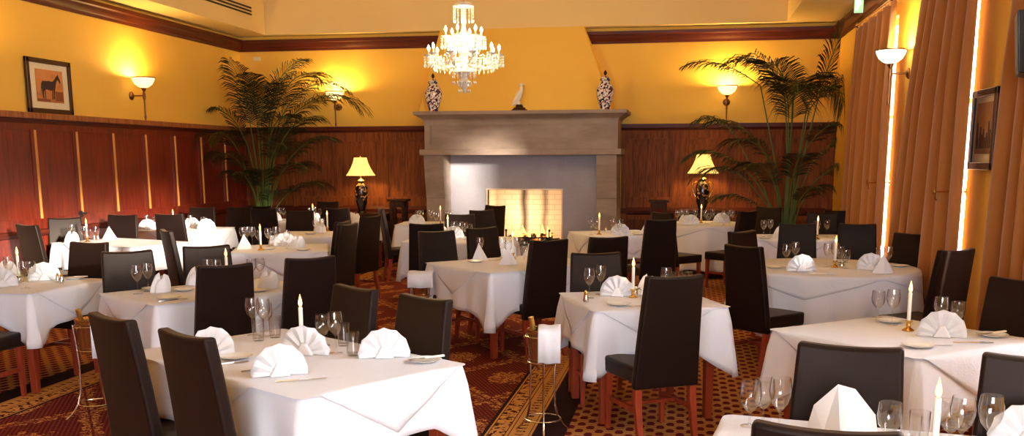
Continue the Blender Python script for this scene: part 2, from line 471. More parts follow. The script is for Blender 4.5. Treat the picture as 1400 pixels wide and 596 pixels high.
# dado panelling, back wall (both sides of the fireplace)
def back_dado(x0, x1, xs, n):
    m = MB(); m.box(x0, x1, YB-.02, YB, 0, 2.12)
    for xx in xs: m.box(xx-.05, xx+.05, YB-.056, YB-.02, .15, 2.06)
    m.box(x0, x1, YB-.0545, YB-.0195, 2.00, 2.12); m.box(x0, x1, YB-.0545, YB-.0195, .92, 1.06); m.box(x0, x1, YB-.0545, YB-.0195, .72, .80)
    xe = [x0]+list(xs)+[x1]
    for a, b in zip(xe, xe[1:]):
        if b-a < .25: continue
        A, B = a+.05, b-.05
        for z0, z1 in ((1.06, 2.00),):
            w = .018
            for q in ((A, B, z0, z0+w), (A, B, z1-w, z1), (A, A+w, z0+w, z1-w), (B-w, B, z0+w, z1-w)): m.box(q[0], q[1], YB-.044, YB-.021, q[2], q[3])
            m.box(A+.10, B-.10, YB-.030, YB-.02, z0+.10, z1-.10)
    struct(m.build('trim_%d' % n, 'wood_back', smooth=False))
    struct(MB().prism([(YB, 2.10), (YB-.045, 2.10), (YB-.06, 2.14), (YB-.10, 2.16), (YB-.10, 2.222), (YB, 2.222)], 0, x0, x1).build('trim_%d' % (n+1), 'wood_trimx', sharp=20))
    struct(MB().prism([(YB-.02, .80), (YB-.06, .82), (YB-.07, .87), (YB-.05, .92), (YB-.02, .92)], 0, x0, x1).build('trim_%d' % (n+2), 'wood_trimx', sharp=20))
    struct(MB().prism([(YB, 0), (YB-.05, 0), (YB-.05, .13), (YB-.03, .17), (YB, .17)], 0, x0, x1).build('baseboard_back' if n == 10 else 'baseboard_rear', 'wood_trimx', sharp=20))
back_dado(XL+.002, -4.02, [-7.25, -6.53, -5.75, -4.95, -4.2], 10)
back_dado(-1.04, XR, [-.98, -.19, .60, 1.39, 2.17], 13)
# air vent slots in the tray's left face, wall switch, sensor
v = thing('air_vent', 'long black three-slot air vent high on the ceiling recess side', 'air vent', (TX0+.004, 12.9, 3.93))
for k in range(3): MB().box(0, .012, -2.5, 2.5, k*.05-.006, k*.05+.016).build('slot', 'slot', v, smooth=False)
# ------------------------------------------------------------------ fireplace
fp = thing('fireplace', 'large brown stone fireplace with panelled frieze and lit hearth', 'fireplace', (-2.56, 15.6, 0))
def loc(m, name, mt, **k):
    o = m.build(name, mt, fp, **k); o.location = (2.56, -15.6, 0); return o
def ring(x0, x1, y0, y1, prof):
    """crown around front and both ends: prof = (outset, z)"""
    m = MB(); vs = []; fs = []
    for d, z in prof: vs += [(x0-d, y1, z), (x0-d, y0-d, z), (x1+d, y0-d, z), (x1+d, y1, z)]
    n = len(prof)
    for i in range(n-1):
        for k in range(3): a = i*4+k; fs.append((a, a+1, a+5, a+4))
        fs.append((i*4+3, i*4, i*4+4, i*4+7))
    fs += [(3, 2, 1, 0), tuple((n-1)*4+k for k in range(4))]
    m.add(vs, fs); return m
loc(ring(-4.03, -1.04, 15.28, YB, [(0, 2.27), (.015, 2.27), (.02, 2.285), (.04, 2.30), (.10, 2.34), (.135, 2.355), (.14, 2.405)]), 'mantel_shelf', 'stone', sharp=15)
m = MB(); m.box(-4.03, -1.04, 15.32, YB, 1.835, 2.27)
A, B, z0, z1 = -4.03, -1.04, 1.835, 2.27
for q in ((A, B, z0, z0+.07), (A, B, z1-.07, z1), (A, A+.085, z0+.07, z1-.07), (B-.085, B, z0+.07, z1-.07)): m.box(q[0], q[1], 15.29, 15.325, q[2], q[3])
for q in ((A+.085, B-.085, z0+.07, z0+.085), (A+.085, B-.085, z1-.085, z1-.07), (A+.085, A+.10, z0+.07, z1-.07), (B-.10, B-.085, z0+.07, z1-.07)): m.box(q[0], q[1], 15.305, 15.33, q[2], q[3])
loc(m, 'frieze', 'stone', smooth=False)
loc(MB().box(-4.10, -.98, 15.22, YB, 1.745, 1.835), 'lintel', 'stone', smooth=False, bevel=.008)
for s, (xa, xb) in ((-1, (-4.04, -3.74)), (1, (-1.36, -1.05))):
    out = [(15.26, 1.745), (15.27, 1.60), (15.30, 1.42), (15.345, 1.24), (15.37, 1.10), (15.37, 1.09), (15.385, 1.085), (15.385, 0), (YB-.05, 0), (YB-.05, 1.745)]
    mm = MB().prism(out, 0, xa, xb)
    if s < 0:
        # the inner flank curves in below the lintel
        pass
    loc(mm, 'pier', 'stone', smooth=False, bevel=.004)
m = MB()   # slab surround with the opening
oy0, oy1 = 15.80, 15.92
m.box(-3.74, -3.14, oy0, oy1, 0, 1.745); m.box(-1.95, -1.36, oy0, oy1, 0, 1.745); m.box(-3.14, -1.95, oy0, oy1, 1.20, 1.745); m.box(-3.14, -1.95, oy0, oy1, 0, .30)
loc(m, 'surround', 'slab', smooth=False)
m = MB(); w = .022
for q in ((-3.14-w, -3.14, .30, 1.20+w), (-1.95, -1.95+w, .30, 1.20+w), (-3.14, -1.95, 1.20, 1.20+w)): m.box(q[0], q[1], oy0-.012, oy1, q[2], q[3])
loc(m, 'opening_trim', 'fire_trim', smooth=False) if 'fire_trim' in M else None
m = MB()
m.box(-3.20, -3.14, oy1, 16.62, .25, 1.25); m.box(-1.95, -1.89, oy1, 16.62, .25, 1.25); m.box(-3.2, -1.89, 16.56, 16.68, .25, 1.25)
m.box(-3.2, -1.89, oy1, 16.62, .24, .30); m.box(-3.2, -1.89, oy1, 16.62, 1.20, 1.26)
loc(m, 'firebox', 'firebrick', smooth=False)
loc(MB().box(-3.74, -1.36, 15.36, oy0, 0, .06), 'hearth_slab', 'slab', smooth=False, bevel=.006)
# fire basket and logs
fb = thing('fire_basket', 'black iron fire basket holding the burning logs', 'fire basket', (-2.5, 16.08, .30))
m = MB()
for yy in (-.22, .14):
    m.box(-.36, .36, yy-.012, yy+.012, .02, .045); m.box(-.36, .36, yy-.012, yy+.012, .13, .15)
m.box(-.36, -.335, -.22, .14, .02, .15); m.box(.335, .36, -.22, .14, .02, .15)
for k in range(13): m.box(-.36+.06*k-.006, -.36+.06*k+.006, -.232, -.216, .0, .16)
m.box(-.36, .36, -.22, .14, .02, .032)
m.build('grate', 'iron', fb, smooth=False)
for sx in (-.35, .35):
    MB().tube([(sx, -.23, 0), (sx, -.23, .24)], .012, 8).ball((sx, -.23, .255), .022).build('post', 'iron', fb)
R2 = random.Random(4)
for k in range(11):
    lx = -2.8+.065*k; r = R2.uniform(.034, .05); zz = .30+.075+(.065 if k % 2 else 0)+R2.uniform(0, .02); a = R2.uniform(-.9, .9); L = R2.uniform(.10, .15)
    m = MB(); pts = [(cos(a)*L*t, sin(a)*L*t*.8, R2.uniform(-.006, .006)+t*.02) for t in (-1, -.4, .3, 1)]
    m.tube(pts, [r*.85, r, r*.95, r*.8], 9)
    o = m.build('log', 'log' if k % 3 else 'ember_log', loc=(lx, 16.04+R2.uniform(-.05, .05), zz)) if 'ember_log' in M else m.build('log', 'log', loc=(lx, 16.04+R2.uniform(-.05, .05), zz))
    tag(o, 'charred log burning in the fire basket among the flames', 'log', 'burning logs in the fire basket')
def flame_mb(h, r, lean=0):
    return MB().lathe([(r*.45, 0), (r*.9, h*.12), (r, h*.26), (r*.78, h*.48), (r*.42, h*.72), (r*.12, h*.92), (.0005, h)], 10)
for k, (fx, fy, h, r) in enumerate([(-2.93, 16.0, .16, .022), (-2.72, 16.05, .15, .04), (-2.60, 16.1, .20, .045), (-2.50, 16.0, .13, .04), (-2.40, 16.05, .17, .042), (-2.28, 16.1, .22, .035), (-2.17, 16.0, .18, .04), (-2.64, 15.98, .12, .045), (-2.33, 15.98, .12, .04)]):
    o = flame_mb(h, r).build('flame', 'fire', loc=(fx, fy, .43 if k else .36)); o.rotation_euler.y = R2.uniform(-.15, .15)
    tag(o, 'orange flame rising from the logs in the hearth', 'flame', 'flames of the log fire')
# ------------------------------------------------------------------ mantel ornaments
def vase(x, y, label):
    t = thing('ginger_jar', label, 'jar', (x, y, 2.405))
    MB().lathe([(.07, 0), (.075, .01), (.07, .03), (.085, .07), (.115, .16), (.135, .25), (.135, .30), (.11, .36), (.07, .40), (.062, .42), (.07, .43)], 28, close=True).build('body', 'porcelain', t)
    MB().lathe([(.075, .43), (.08, .44), (.075, .46), (.05, .485), (.02, .50), (.018, .51)], 24, close=True).build('lid', 'porcelain', t)
    MB().lathe([(.012, .51), (.014, .52), (.026, .535), (.022, .56), (.012, .575), (.0005, .59)], 14).build('finial', 'dark_wood', t)
vase(-3.91, 15.42, 'lidded blue and white porcelain jar on the mantel below the chandelier')
vase(-1.25, 15.42, 'lidded blue and white porcelain jar on the chandelier-free end of the mantel')
st = thing('bird_figurine', 'ivory bird figurine on a dark stepped plinth on the mantel', 'figurine', (-2.56, 15.42, 2.405))
MB().lathe([(.125, 0), (.125, .02), (.10, .03), (.09, .05), (.06, .06), (.05, .095), (.035, .10)], 20, close=True).build('plinth', 'dark_wood', st)
m = MB()
m.tube([(-.05, 0, .10), (-.035, 0, .16), (-.01, 0, .23), (.02, 0, .29), (.035, 0, .335), (.03, 0, .37)], [.028, .045, .052, .04, .026, .022], 14)
m.ball((.025, 0, .39), .032, .026, .03, 12, 8)
m.tube([(.045, 0, .40), (.075, 0, .392), (.085, 0, .375)], [.014, .009, .002], 8)
m.tube([(-.045, 0, .20), (-.085, 0, .12), (-.11, 0, .075)], [.03, .022, .006], 8)
m.tube([(.0, .03, .12), (.005, .03, .09)], .010, 6); m.tube([(.0, -.03, .12), (.005, -.03, .09)], .010, 6)
m.tube([(.0, .03, .14), (.005, .03, .10)], .018, 6); m.tube([(.0, -.03, .14), (.005, -.03, .10)], .018, 6)
b_ = m.build('bird', 'bird', st)
MB().tube([(.01, .045, .28), (-.03, .052, .20), (-.07, .04, .12)], [.018, .028, .006], 8).tube([(.01, -.045, .28), (-.03, -.052, .20), (-.07, -.04, .12)], [.018, .028, .006], 8).build('wing', 'bird', b_)
# ------------------------------------------------------------------ pictures
def picture(name, label, x, yc, zc, w, h, sgn, printmat, lean=0):
    """sgn=+1 hangs on the left wall facing +x"""
    t = thing(name, label, 'picture', (x, yc, zc-h/2)); t.rotation_euler.z = 0 if sgn > 0 else pi
    f = MB(); b = .055
    for q in ((-w/2, w/2, 0, b), (-w/2, w/2, h-b, h), (-w/2, -w/2+b, 0, h), (w/2-b, w/2, 0, h)): f.box(0, .035, q[0], q[1], q[2], q[3])
    f.build('frame', 'frame_dark', t, smooth=False, bevel=.006)
    MB().box(.004, .014, -w/2+.03, w/2-.03, .03, h-.03).build('mount', 'picture_mat', t, smooth=False)
    return t
pl = picture('horse_picture', 'framed horse print with cream mount standing on the panelling shelf', XL+.012, 10.92, 2.535, .84, .62, 1, None)
MB().box(.015, .019, -.25, .26, .13, .50).build('print', 'horse_print', pl, smooth=False)
horse = [(-.155, .34), (-.165, .30), (-.17, .24), (-.175, .20), (-.165, .25), (-.155, .29), (-.150, .25), (-.145, .21), (-.135, .17), (-.115, .17), (-.12, .20), (-.115, .25), (-.07, .275), (-.03, .27), (.02, .265), (.06, .275), (.065, .22), (.06, .17), (.085, .17), (.085, .22), (.10, .28), (.115, .33), (.135, .375), (.155, .40), (.185, .375), (.20, .355), (.215, .365), (.21, .385), (.19, .42), (.175, .445), (.170, .465), (.16, .45), (.125, .425), (.085, .385), (.05, .37), (-.02, .375), (-.08, .37), (-.13, .37)]
vs = [(.0205, -p[0]*-1, p[1]) for p in horse]; m = MB(); n = len(vs)
m.add([(.0192, y, z) for _, y, z in vs]+vs, [tuple(range(n, 2*n))]+[(i, (i+1) % n, n+(i+1) % n, n+i) for i in range(n)])
m.box(.0192, .0203, -.10, -.085, .165, .29); m.box(.0192, .0203, .035, .05, .165, .29)
m.build('horse_drawing', 'ink', pl, smooth=False)
MB().box(.0192, .0197, .10, .25, .15, .26).box(.0192, .0197, -.24, .0, .135, .165).build('ground_drawing', 'ink_soft', pl, smooth=False)
pr = picture('racing_picture', 'framed brown print with pale mount hanging beside the drapes', XR-.012, 8.19, 1.89, .64, .60, -1, None)
MB().box(.015, .019, -.20, .20, .12, .50).build('print', 'racing_print', pr, smooth=False)
m = MB(); R3 = random.Random(2)
for k in range(9):
    yy = -.17+.042*k; m.box(.0192, .0202, yy, yy+R3.uniform(.015, .035), .16, .16+R3.uniform(.06, .20))
m.build('figures_drawing', 'ink', pr, smooth=False)
m = MB(); m.tube([(.022, -.23, .02), (.022, -.23, .0)], .001, 4) 
# small fittings
t = thing('wall_sensor', 'small pale rectangular sensor high on the corner wall', 'sensor', (-7.12, YB-.001, 3.34))
MB().box(-.06, .06, -.03, 0, -.035, .035).build('case', 'white', t, smooth=False, bevel=.006)
MB().box(-.05, -.01, -.034, -.03, -.02, .02).box(.01, .05, -.034, -.03, -.02, .02).build('grille', 'picture_mat', t, smooth=False)
t = thing('wall_bracket', 'small black bracket fixed to the dark panelling rail', 'bracket', (XL+.036, 11.33, 1.04))
MB().box(0, .06, -.05, .05, -.012, .012).build('arm', 'black', t, smooth=False, bevel=.003)
MB().box(0, .012, -.03, .03, -.05, .03).build('plate', 'black', t, smooth=False)
t = thing('exit_sign', 'green and white hanging exit sign below the ceiling', 'sign', (1.93, 12.7, 3.36))
MB().box(-.05, .05, -.012, .012, 0, .22).build('panel', 'sign', t, smooth=False)
m = MB(); m.box(-.035, -.01, -.0135, -.012, .03, .19); m.prism([(-.005, .06), (.03, .11), (-.005, .16)], 1, -.0135, -.012)
m.build('pictogram', 'signw', t, smooth=False)
MB().tube([(0, 0, .22), (0, 0, .33)], .006, 6).build('hanger', 'iron', t)
t = thing('loudspeaker', 'black wedge loudspeaker mounted high at the frame edge above the drapes', 'speaker', (1.915, 6.33, 2.13))
m = MB().hexa([(-.10, -.16, .02), (.10, -.12, .0), (.10, .16, 0), (-.02, .16, .02)], [(-.13, -.16, .36), (.12, -.12, .38), (.12, .16, .38), (-.05, .16, .36)])
m.build('cabinet', 'black', t, smooth=False, bevel=.01)
MB().tube([(.10, .02, .2), (.315, .02, .2)], .02, 8).build('bracket', 'iron', t)
# ------------------------------------------------------------------ curtains
def drape(label, y0t, y1t, y0b, y1b, x, folds, ztop=3.30):
    """pleated curtain hung along the right wall from y0 to y1 (top and bottom widths differ)"""
    m = MB(); N = folds*10; R = 26; vs = []
    rr = random.Random(folds); ph = [rr.uniform(-.5, .5) for _ in range(folds+2)]; am = [rr.uniform(.6, 1.25) for _ in range(folds+2)]
    for j in range(R+1):
        t = j/R; z = ztop*(1-t)+.02*t
        e = t**.8
        a, b = y0t*(1-e)+y0b*e, y1t*(1-e)+y1b*e
        for i in range(N+1):
            s = i/N; k = s*folds; i0 = int(k) % (folds+1)
            amp = (.034+.040*min(1, t*3))*(am[i0]*(1-k % 1)+am[(i0+1) % (folds+1)]*(k % 1))
            ss = s+.018*sin(k*2.1+t*1.5)*min(1, s*6)*min(1, (1-s)*6)
            w = sin(2*pi*k+ph[i0]*t*.6)
            vs.append((x-amp*w*(1 if w > 0 else .8), a+(b-a)*ss, z))
    W = N+1
    fs = [(j*W+i, j*W+i+1, (j+1)*W+i+1, (j+1)*W+i) for j in range(R) for i in range(N)]
    m.add(vs, fs)
    t = thing('curtain', label, 'curtain', (x, (y0b+y1b)/2, 0))
    o = m.build('drape', 'curtain', t, solid=.006, sharp=60); o.location = (-x, -(y0b+y1b)/2, 0)
    h = MB()
    for i in range(folds*2+1):
        yy = y0t+(y1t-y0t)*i/(folds*2); h.tube([(x, yy, ztop), (x, yy, ztop+.035)], .004, 5)
    o = h.build('heading_hooks', 'brass', t); o.location = (-x, -(y0b+y1b)/2, 0)
    return t
drape('rust gold curtain hanging behind the tall palm', 11.33, 13.92, 11.30, 14.45, XR-.13, 6)
drape('rust gold curtain between the two bright window gaps', 8.22, 10.05, 8.25, 11.2, XR-.13, 6)
drape('rust gold curtain nearest the camera beside the loudspeaker', 5.5, 7.28, 5.4, 7.58, XR-.14, 7)
for k, (a, b, lab) in enumerate([(11.6, 13.75, 'brass curtain rod with ball finials above the palm'), (8.4, 11.0, 'brass curtain rod above the middle curtain'), (5.1, 7.7, 'brass curtain rod above the nearest curtain')]):
    t = thing('curtain_rod', lab, 'curtain rod', (XR-.13, (a+b)/2, 3.35)); L = (b-a)/2
    MB().tube([(0, -L, 0), (0, L, 0)], .016, 10).build('pole', 'brass', t)
    for s in (-1, 1):
        MB().ball((0, s*(L+.03), 0), .035).build('finial', 'brass', t)
        MB().tube([(0, s*(L-.1), 0), (.13, s*(L-.1), 0)], .009, 8).build('bracket', 'brass', t)
for yy, lab in ((11.76, 'brass curtain holdback beside the palm-side curtain'), (8.66, 'brass curtain holdback at the bright gap below the picture')):
    t = thing('holdback', lab, 'curtain holdback', (XR+.004, yy, 1.41))
    MB().tube([(0, 0, 0), (-.24, 0, 0)], .007, 8).build('arm', 'brass', t)
    MB().tube([(-.24, 0, 0), (-.252, 0, 0)], .028, 14).build('knob', 'brass', t)
    MB().tube([(-.24, 0, .0), (-.235, .01, -.06), (-.22, .01, -.07)], .006, 6).build('hook', 'brass', t)
    MB().tube([(0, 0, 0), (-.01, 0, 0)], .03, 14).build('rose', 'brass', t)
# ------------------------------------------------------------------ wall sconces
def sconce(x, y, face, label, power=14, bowl='alabaster'):
    """face = direction (radians) pointing from the wall into the room"""
    t = thing('wall_sconce', label, 'wall lamp', (x, y, 2.54), face)
    MB().tube([(0, 0, 0), (.012, 0, 0), (.03, 0, 0)], [.055, .055, .03], 18).build('backplate', 'bronze', t)
    MB().tube([(.02, 0, 0), (.19, 0, 0)], .010, 8).build('arm', 'bronze', t)
    MB().lathe([(.001, -.33), (.012, -.31), (.016, -.28), (.011, -.25), (.011, -.06), (.02, -.04), (.022, .0), (.018, .03), (.012, .05), (.03, .085), (.04, .10)], 14, c=(.19, 0)).build('stem', 'bronze', t)
    b = MB().lathe([(.025, .10), (.07, .115), (.115, .15), (.142, .20), (.15, .235), (.144, .235), (.136, .20), (.11, .158), (.068, .124), (.02, .11)], 28, c=(.19, 0)).build('bowl', bowl, t)
    MB().lathe([(.150, .228), (.158, .232), (.158, .242), (.148, .244), (.144, .236)], 28, c=(.19, 0)).build('rim', 'bronze', b)
    lamp('sconce_bulb', 'POINT', (.17, 0, .22), power, (1, .62, .20), .035, t)
    return t
sconce(XL, 12.74, 0, 'bronze wall sconce with lit bowl beside the horse picture', 50)
sconce(XL, 9.35, 0, 'bronze wall sconce on the panelled wall nearest the camera', 50)
sconce(-5.72, YB, -pi/2, 'bronze wall sconce with lit bowl above the black lamp beside the palm', 50)
sconce(.57, YB, -pi/2, 'bronze wall sconce with lit bowl shining through palm fronds', 50)
sconce(XR, 11.15, pi, 'bronze wall sconce with bright white bowl between the curtains', 44, 'bright_bowl')
# ------------------------------------------------------------------ side tables and lamps
def side_table(x, y, h, w, d, name, label, cat):
    t = thing(name, label, cat, (x, y, 0))
    MB().box(-w/2, w/2, -d/2, d/2, h-.035, h).build('top', 'dark_wood', t, smooth=False, bevel=.008)
    MB().box(-w/2+.05, w/2-.05, -d/2+.03, d/2-.03, h-.13, h-.035).build('apron', 'dark_wood', t, smooth=False)
    for sx in (-1, 1):
        for sy in (-1, 1):
            cx, cy = sx*(w/2-.06), sy*(d/2-.05)
            MB().hexa([(cx-.015, cy-.015, 0), (cx+.015, cy-.015, 0), (cx+.015, cy+.015, 0), (cx-.015, cy+.015, 0)], [(cx-.025, cy-.025, h-.05), (cx+.025, cy-.025, h-.05), (cx+.025, cy+.025, h-.05), (cx-.025, cy+.025, h-.05)]).build('leg', 'dark_wood', t, smooth=False)
side_table(-5.2, 15.75, .83, .9, .42, 'console_table', 'dark console table under the black lamp by the palm', 'side table')
side_table(.24, 15.83, .86, .8, .36, 'console_table', 'dark console table under the lamp with gold handles', 'side table')
side_table(-4.62, 15.82, 1.05, .32, .30, 'plant_stand', 'tall dark wooden stand beside the fireplace pier', 'stand')
side_table(-.42, 15.85, 1.05, .32, .28, 'plant_stand', 'tall dark wooden stand at the gold handled lamp', 'stand')
def table_lamp(x, y, z, label, handles):
    t = thing('table_lamp', label, 'lamp', (x, y, z))
    MB().lathe([(.075, 0), (.08, .012), (.07, .025), (.05, .04), (.055, .06), (.09, .16), (.105, .28), (.105, .40), (.095, .44), (.06, .47), (.045, .49), (.05, .505)], 26, close=True).build('base', 'lampbase', t)
    MB().lathe([(.06, .505), (.062, .515), (.04, .535), (.014, .55), (.012, .60)], 16).build('collar', 'brass', t)
    if handles:
        for s in (-1, 1): MB().tube([(s*.09, 0, .47), (s*.15, 0, .45), (s*.155, 0, .36), (s*.12, 0, .27), (s*.10, 0, .24)], .011, 8).build('handle', 'brass', t)
    h0 = .60
    pr = [(.235, h0), (.20, h0+.045), (.155, h0+.125), (.122, h0+.20), (.10, h0+.285)]
    MB().lathe(pr, 32).build('lamp_shade', 'shade', t, solid=.003)
    MB().lathe([(.0005, h0+.27), (.006, h0+.28), (.012, h0+.30), (.0005, h0+.325)], 10).build('finial', 'brass', t)
    lamp('lamp_bulb', 'POINT', (0, 0, h0+.12), 15, (1, .62, .22), .04, t)
table_lamp(-5.2, 15.66, .83, 'black lacquer lamp with gold flowers and yellow flared shade', False)
table_lamp(.24, 15.74, .86, 'dark urn lamp with gold side handles and yellow flared shade', True)
# ------------------------------------------------------------------ chandelier
ch = thing('chandelier', 'large lit crystal chandelier hanging before the chimney breast', 'chandelier', (-2.66, 12.0, 2.47))
MB().lathe([(.0005, 2.28), (.07, 2.28), (.08, 2.25), (.04, 2.2), (.008, 2.18), (.006, 1.06), (.006, 1.0)], 12).build('hanging_rod', 'brass', ch)
def crown(r, z, n, drop, name='crystal_drops', kind=True, parent=ch, rr=.008):
    m = MB()
    for k in range(n):
        a = 2*pi*k/n; x, y = r*cos(a), r*sin(a)
        for q in range(int(drop/.035)):
            zz = z-.02-q*.034; m.lathe([(.0005, .015), (rr*(1 if q < 2 else .8), 0), (.0005, -.017)], 6, c=(x, y), z=zz)
        m.lathe([(.0005, .0), (rr*1.3, -.025), (.0005, -.045)], 6, c=(x, y), z=z-drop)
    return m
MB().lathe([(.02, 1.05), (.10, 1.03), (.125, .99), (.12, .985), (.06, 1.0), (.015, .98)], 24).build('top_crown', 'crystal', ch)
tag(crown(.12, .99, 16, .14).build('crystal_drops', 'crystal', ch), kind='stuff')
MB().lathe([(.018, 1.0), (.02, .92), (.03, .86), (.018, .80), (.03, .72), (.055, .66), (.03, .60), (.035, .52), (.07, .46), (.045, .40), (.05, .30), (.13, .26), (.14, .235), (.06, .22), (.045, .16), (.08, .12), (.03, .05), (.012, 0), (.0005, -.02)], 24).build('shaft', 'crystal', ch)
def arm(a, r, zc, z0, h):
    x, y = cos(a), sin(a)
    am = MB().tube([(x*.04, y*.04, z0), (x*r*.35, y*r*.35, z0-.05), (x*r*.7, y*r*.7, z0-.05), (x*r*.95, y*r*.95, zc-.05), (x*r, y*r, zc)], .009, 8).build('arm', 'crystal', ch)
    MB().lathe([(.012, -.01), (.055, .012), (.06, .02), (.05, .016), (.010, 0)], 16, c=(x*r, y*r), z=zc).build('drip_pan', 'crystal', am)
    MB().tube([(x*r, y*r, zc), (x*r, y*r, zc+h)], .010, 8).build('candle_tube', 'wax', am)
    MB().lathe([(.008, 0), (.017, .02), (.015, .035), (.005, .055), (.0005, .065)], 10, c=(x*r, y*r), z=zc+h).build('bulb', 'bulb', am)
    mm = MB()
    for k in range(9):
        b = 2*pi*k/9; cx, cy = x*r+.055*cos(b), y*r+.055*sin(b)
        for q in range(3): mm.lathe([(.0005, .013), (.0065, 0), (.0005, -.014)], 6, c=(cx, cy), z=zc-.01-q*.03)
        mm.lathe([(.0005, .0), (.010, -.03), (.0005, -.055)], 6, c=(cx, cy), z=zc-.08)
    mm.build('pendants', 'crystal', am)
for k in range(10): arm(2*pi*k/10+.15, .42, .42, .34, .07)
for k in range(6): arm(2*pi*k/6+.4, .215, .63, .55, .07)
for r, z, n, d in ((.14, .235, 16, .10), (.07, .13, 10, .09), (.27, .40, 26, .10), (.36, .36, 30, .08)):
    tag(crown(r, z, n, d).build('crystal_drops', 'crystal', ch), kind='stuff')
m = MB()
for k in range(10):
    a = 2*pi*k/10+.15
    for q in range(9):
        t = q/8; rr = .06+(.40-.06)*t; z = .66-(.24)*t-.10*sin(pi*t); m.lathe([(.0005, .012), (.007, 0), (.0005, -.013)], 6, c=(rr*cos(a), rr*sin(a)), z=z)
tag(m.build('bead_swags', 'crystal', ch), kind='stuff')
lamp('chandelier_glow', 'POINT', (0, 0, .55), 120, (1, .72, .36), .30, ch)
# ------------------------------------------------------------------ palms
def frond(L, azim, elev, droop, leaf, nl, seed, twist=0):
    nl = int(nl*.86); leaf *= 1.22
    """one arching feather frond from the origin"""
    rnd = random.Random(seed); m = MB(); pts = []; p = Vector((0, 0, 0)); e = elev; n = 14
    for i in range(n+1):
        pts.append(p.copy()); p = p+Vector((cos(azim)*cos(e), sin(azim)*cos(e), sin(e)))*(L/n)
        t = i/n; e -= droop*(.25+1.6*t)/n
    lv = []; lf = []
    side0 = Vector((-sin(azim), cos(azim), 0))
    for k in range(nl):
        t = .14+.86*k/(nl-1); f = t*n; i = min(int(f), n-1); q = pts[i].lerp(pts[i+1], f-i)
        d = (pts[i+1]-pts[i]).normalized(); up = side0.cross(d).normalized()
        if up.z < 0: up = -up
        ll = leaf*(.50+.70*sin(pi*min(1, max(0, t-.10)*1.08)**.8))*rnd.uniform(.85, 1.08)*(1 if t < .9 else .7)
        for s in (-1, 1):
            v = (side0*s*.80+d*(.45+.75*t)+up*.10*rnd.uniform(0, 2)).normalized()
            w = d*(.0088+.003*rnd.random())
            c1 = q+v*ll*.45+Vector((0, 0, -ll*.04)); c2 = q+v*ll*.78+Vector((0, 0, -ll*.18)); c3 = q+v*ll+Vector((0, 0, -ll*.42))
            o = len(lv)
            lv += [q-w*.35, q+w*.35, c1+w, c1-w, c2+w*.75, c2-w*.75, c3]
            lf += [(o, o+1, o+2, o+3), (o+3, o+2, o+4, o+5), (o+5, o+4, o+6)]
    return pts, lv, lf
def palm(x, y, label, spec, poth, potr, seed, lim):
    def cl(v): return Vector((min(max(v.x, lim[0]-x), lim[1]-x), min(v.y, lim[2]-y), v.z))
    t = thing('potted_palm', label, 'plant', (x, y, 0))
    MB().lathe([(potr*.7, 0), (potr*.95, poth*.5), (potr, poth*.92), (potr*1.08, poth*.93), (potr*1.08, poth), (potr*.95, poth), (potr*.9, poth*.9)], 24).build('pot', 'pot', t)
    MB().lathe([(.001, poth*.9), (potr*.92, poth*.9)], 20).build('soil', 'soil', t)
    for k, (az, base_r, tx, tz, L, el, dr, leaf, nl) in enumerate(spec):
        # stalk from the pot up to where the leaves begin, then the feather
        az = rad(az); b0 = Vector((cos(az)*base_r, sin(az)*base_r, poth*.9))
        tip = Vector((cos(az)*tx, sin(az)*tx, tz))
        mid = b0.lerp(tip, .5)+Vector((-cos(az)*.05, -sin(az)*.05, .06))
        pts, lv, lf = frond(L, az, rad(el), rad(dr), leaf, nl, seed*50+k)
        fr = MB().tube([b0, mid, tip], [.013, .011, .009], 6)
        fr.tube([cl(tip+p) for p in pts], [.008]*10+[.005]*5, 5)
        st_ = fr.build('stalk', 'stem', t)
        MB().add([cl(tip+v) for v in lv], lf).build('leaflets', 'leaf', st_, smooth=False)
LP = [  # azimuth, base radius, tip radius, tip height, frond length, elevation, droop, leaflet length, leaflets
 (268, .05, .30, 2.10, 1.30, 76, 50, .34, 44), (262, .06, .60, 1.75, 1.00, 50, 110, .38, 40), (300, .07, .30, 2.20, 1.15, 66, 95, .36, 44),
 (355, .06, .35, 2.15, 1.65, 46, 100, .42, 56), (335, .06, .30, 2.30, 1.55, 62, 115, .40, 54), (3, .05, .25, 2.1, 1.60, 66, 110, .38, 52),
 (315, .08, .25, 1.80, 1.20, 55, 85, .36, 44), (285, .06, .18, 2.05, 1.2, 80, 70, .34, 44), (350, .05, .2, 2.35, 1.2, 78, 75, .34, 44),
 (255, .08, .35, 1.45, .95, 48, 95, .34, 38), (325, .07, .42, 1.35, 1.0, 38, 80, .34, 38), (345, .08, .40, 1.05, .9, 38, 70, .30, 34),
 (270, .08, .35, 1.15, .9, 50, 90, .32, 34), (295, .08, .22, 1.15, .8, 55, 80, .30, 34), (240, .06, .25, 1.9, 1.0, 66, 85, .34, 40),
 (305, .08, .40, .95, .8, 38, 60, .28, 30), (0, .07, .35, 1.5, 1.1, 55, 75, .34, 40), (340, .07, .3, 1.7, 1.2, 60, 80, .36, 42), (310, .06, .5, 1.6, 1.0, 45, 90, .34, 38)]
palm(-6.93, 15.74, 'tall feathery palm in the corner beside the back wall sconce', LP, .55, .24, 3, (XL+.06, 9, YB-.12))
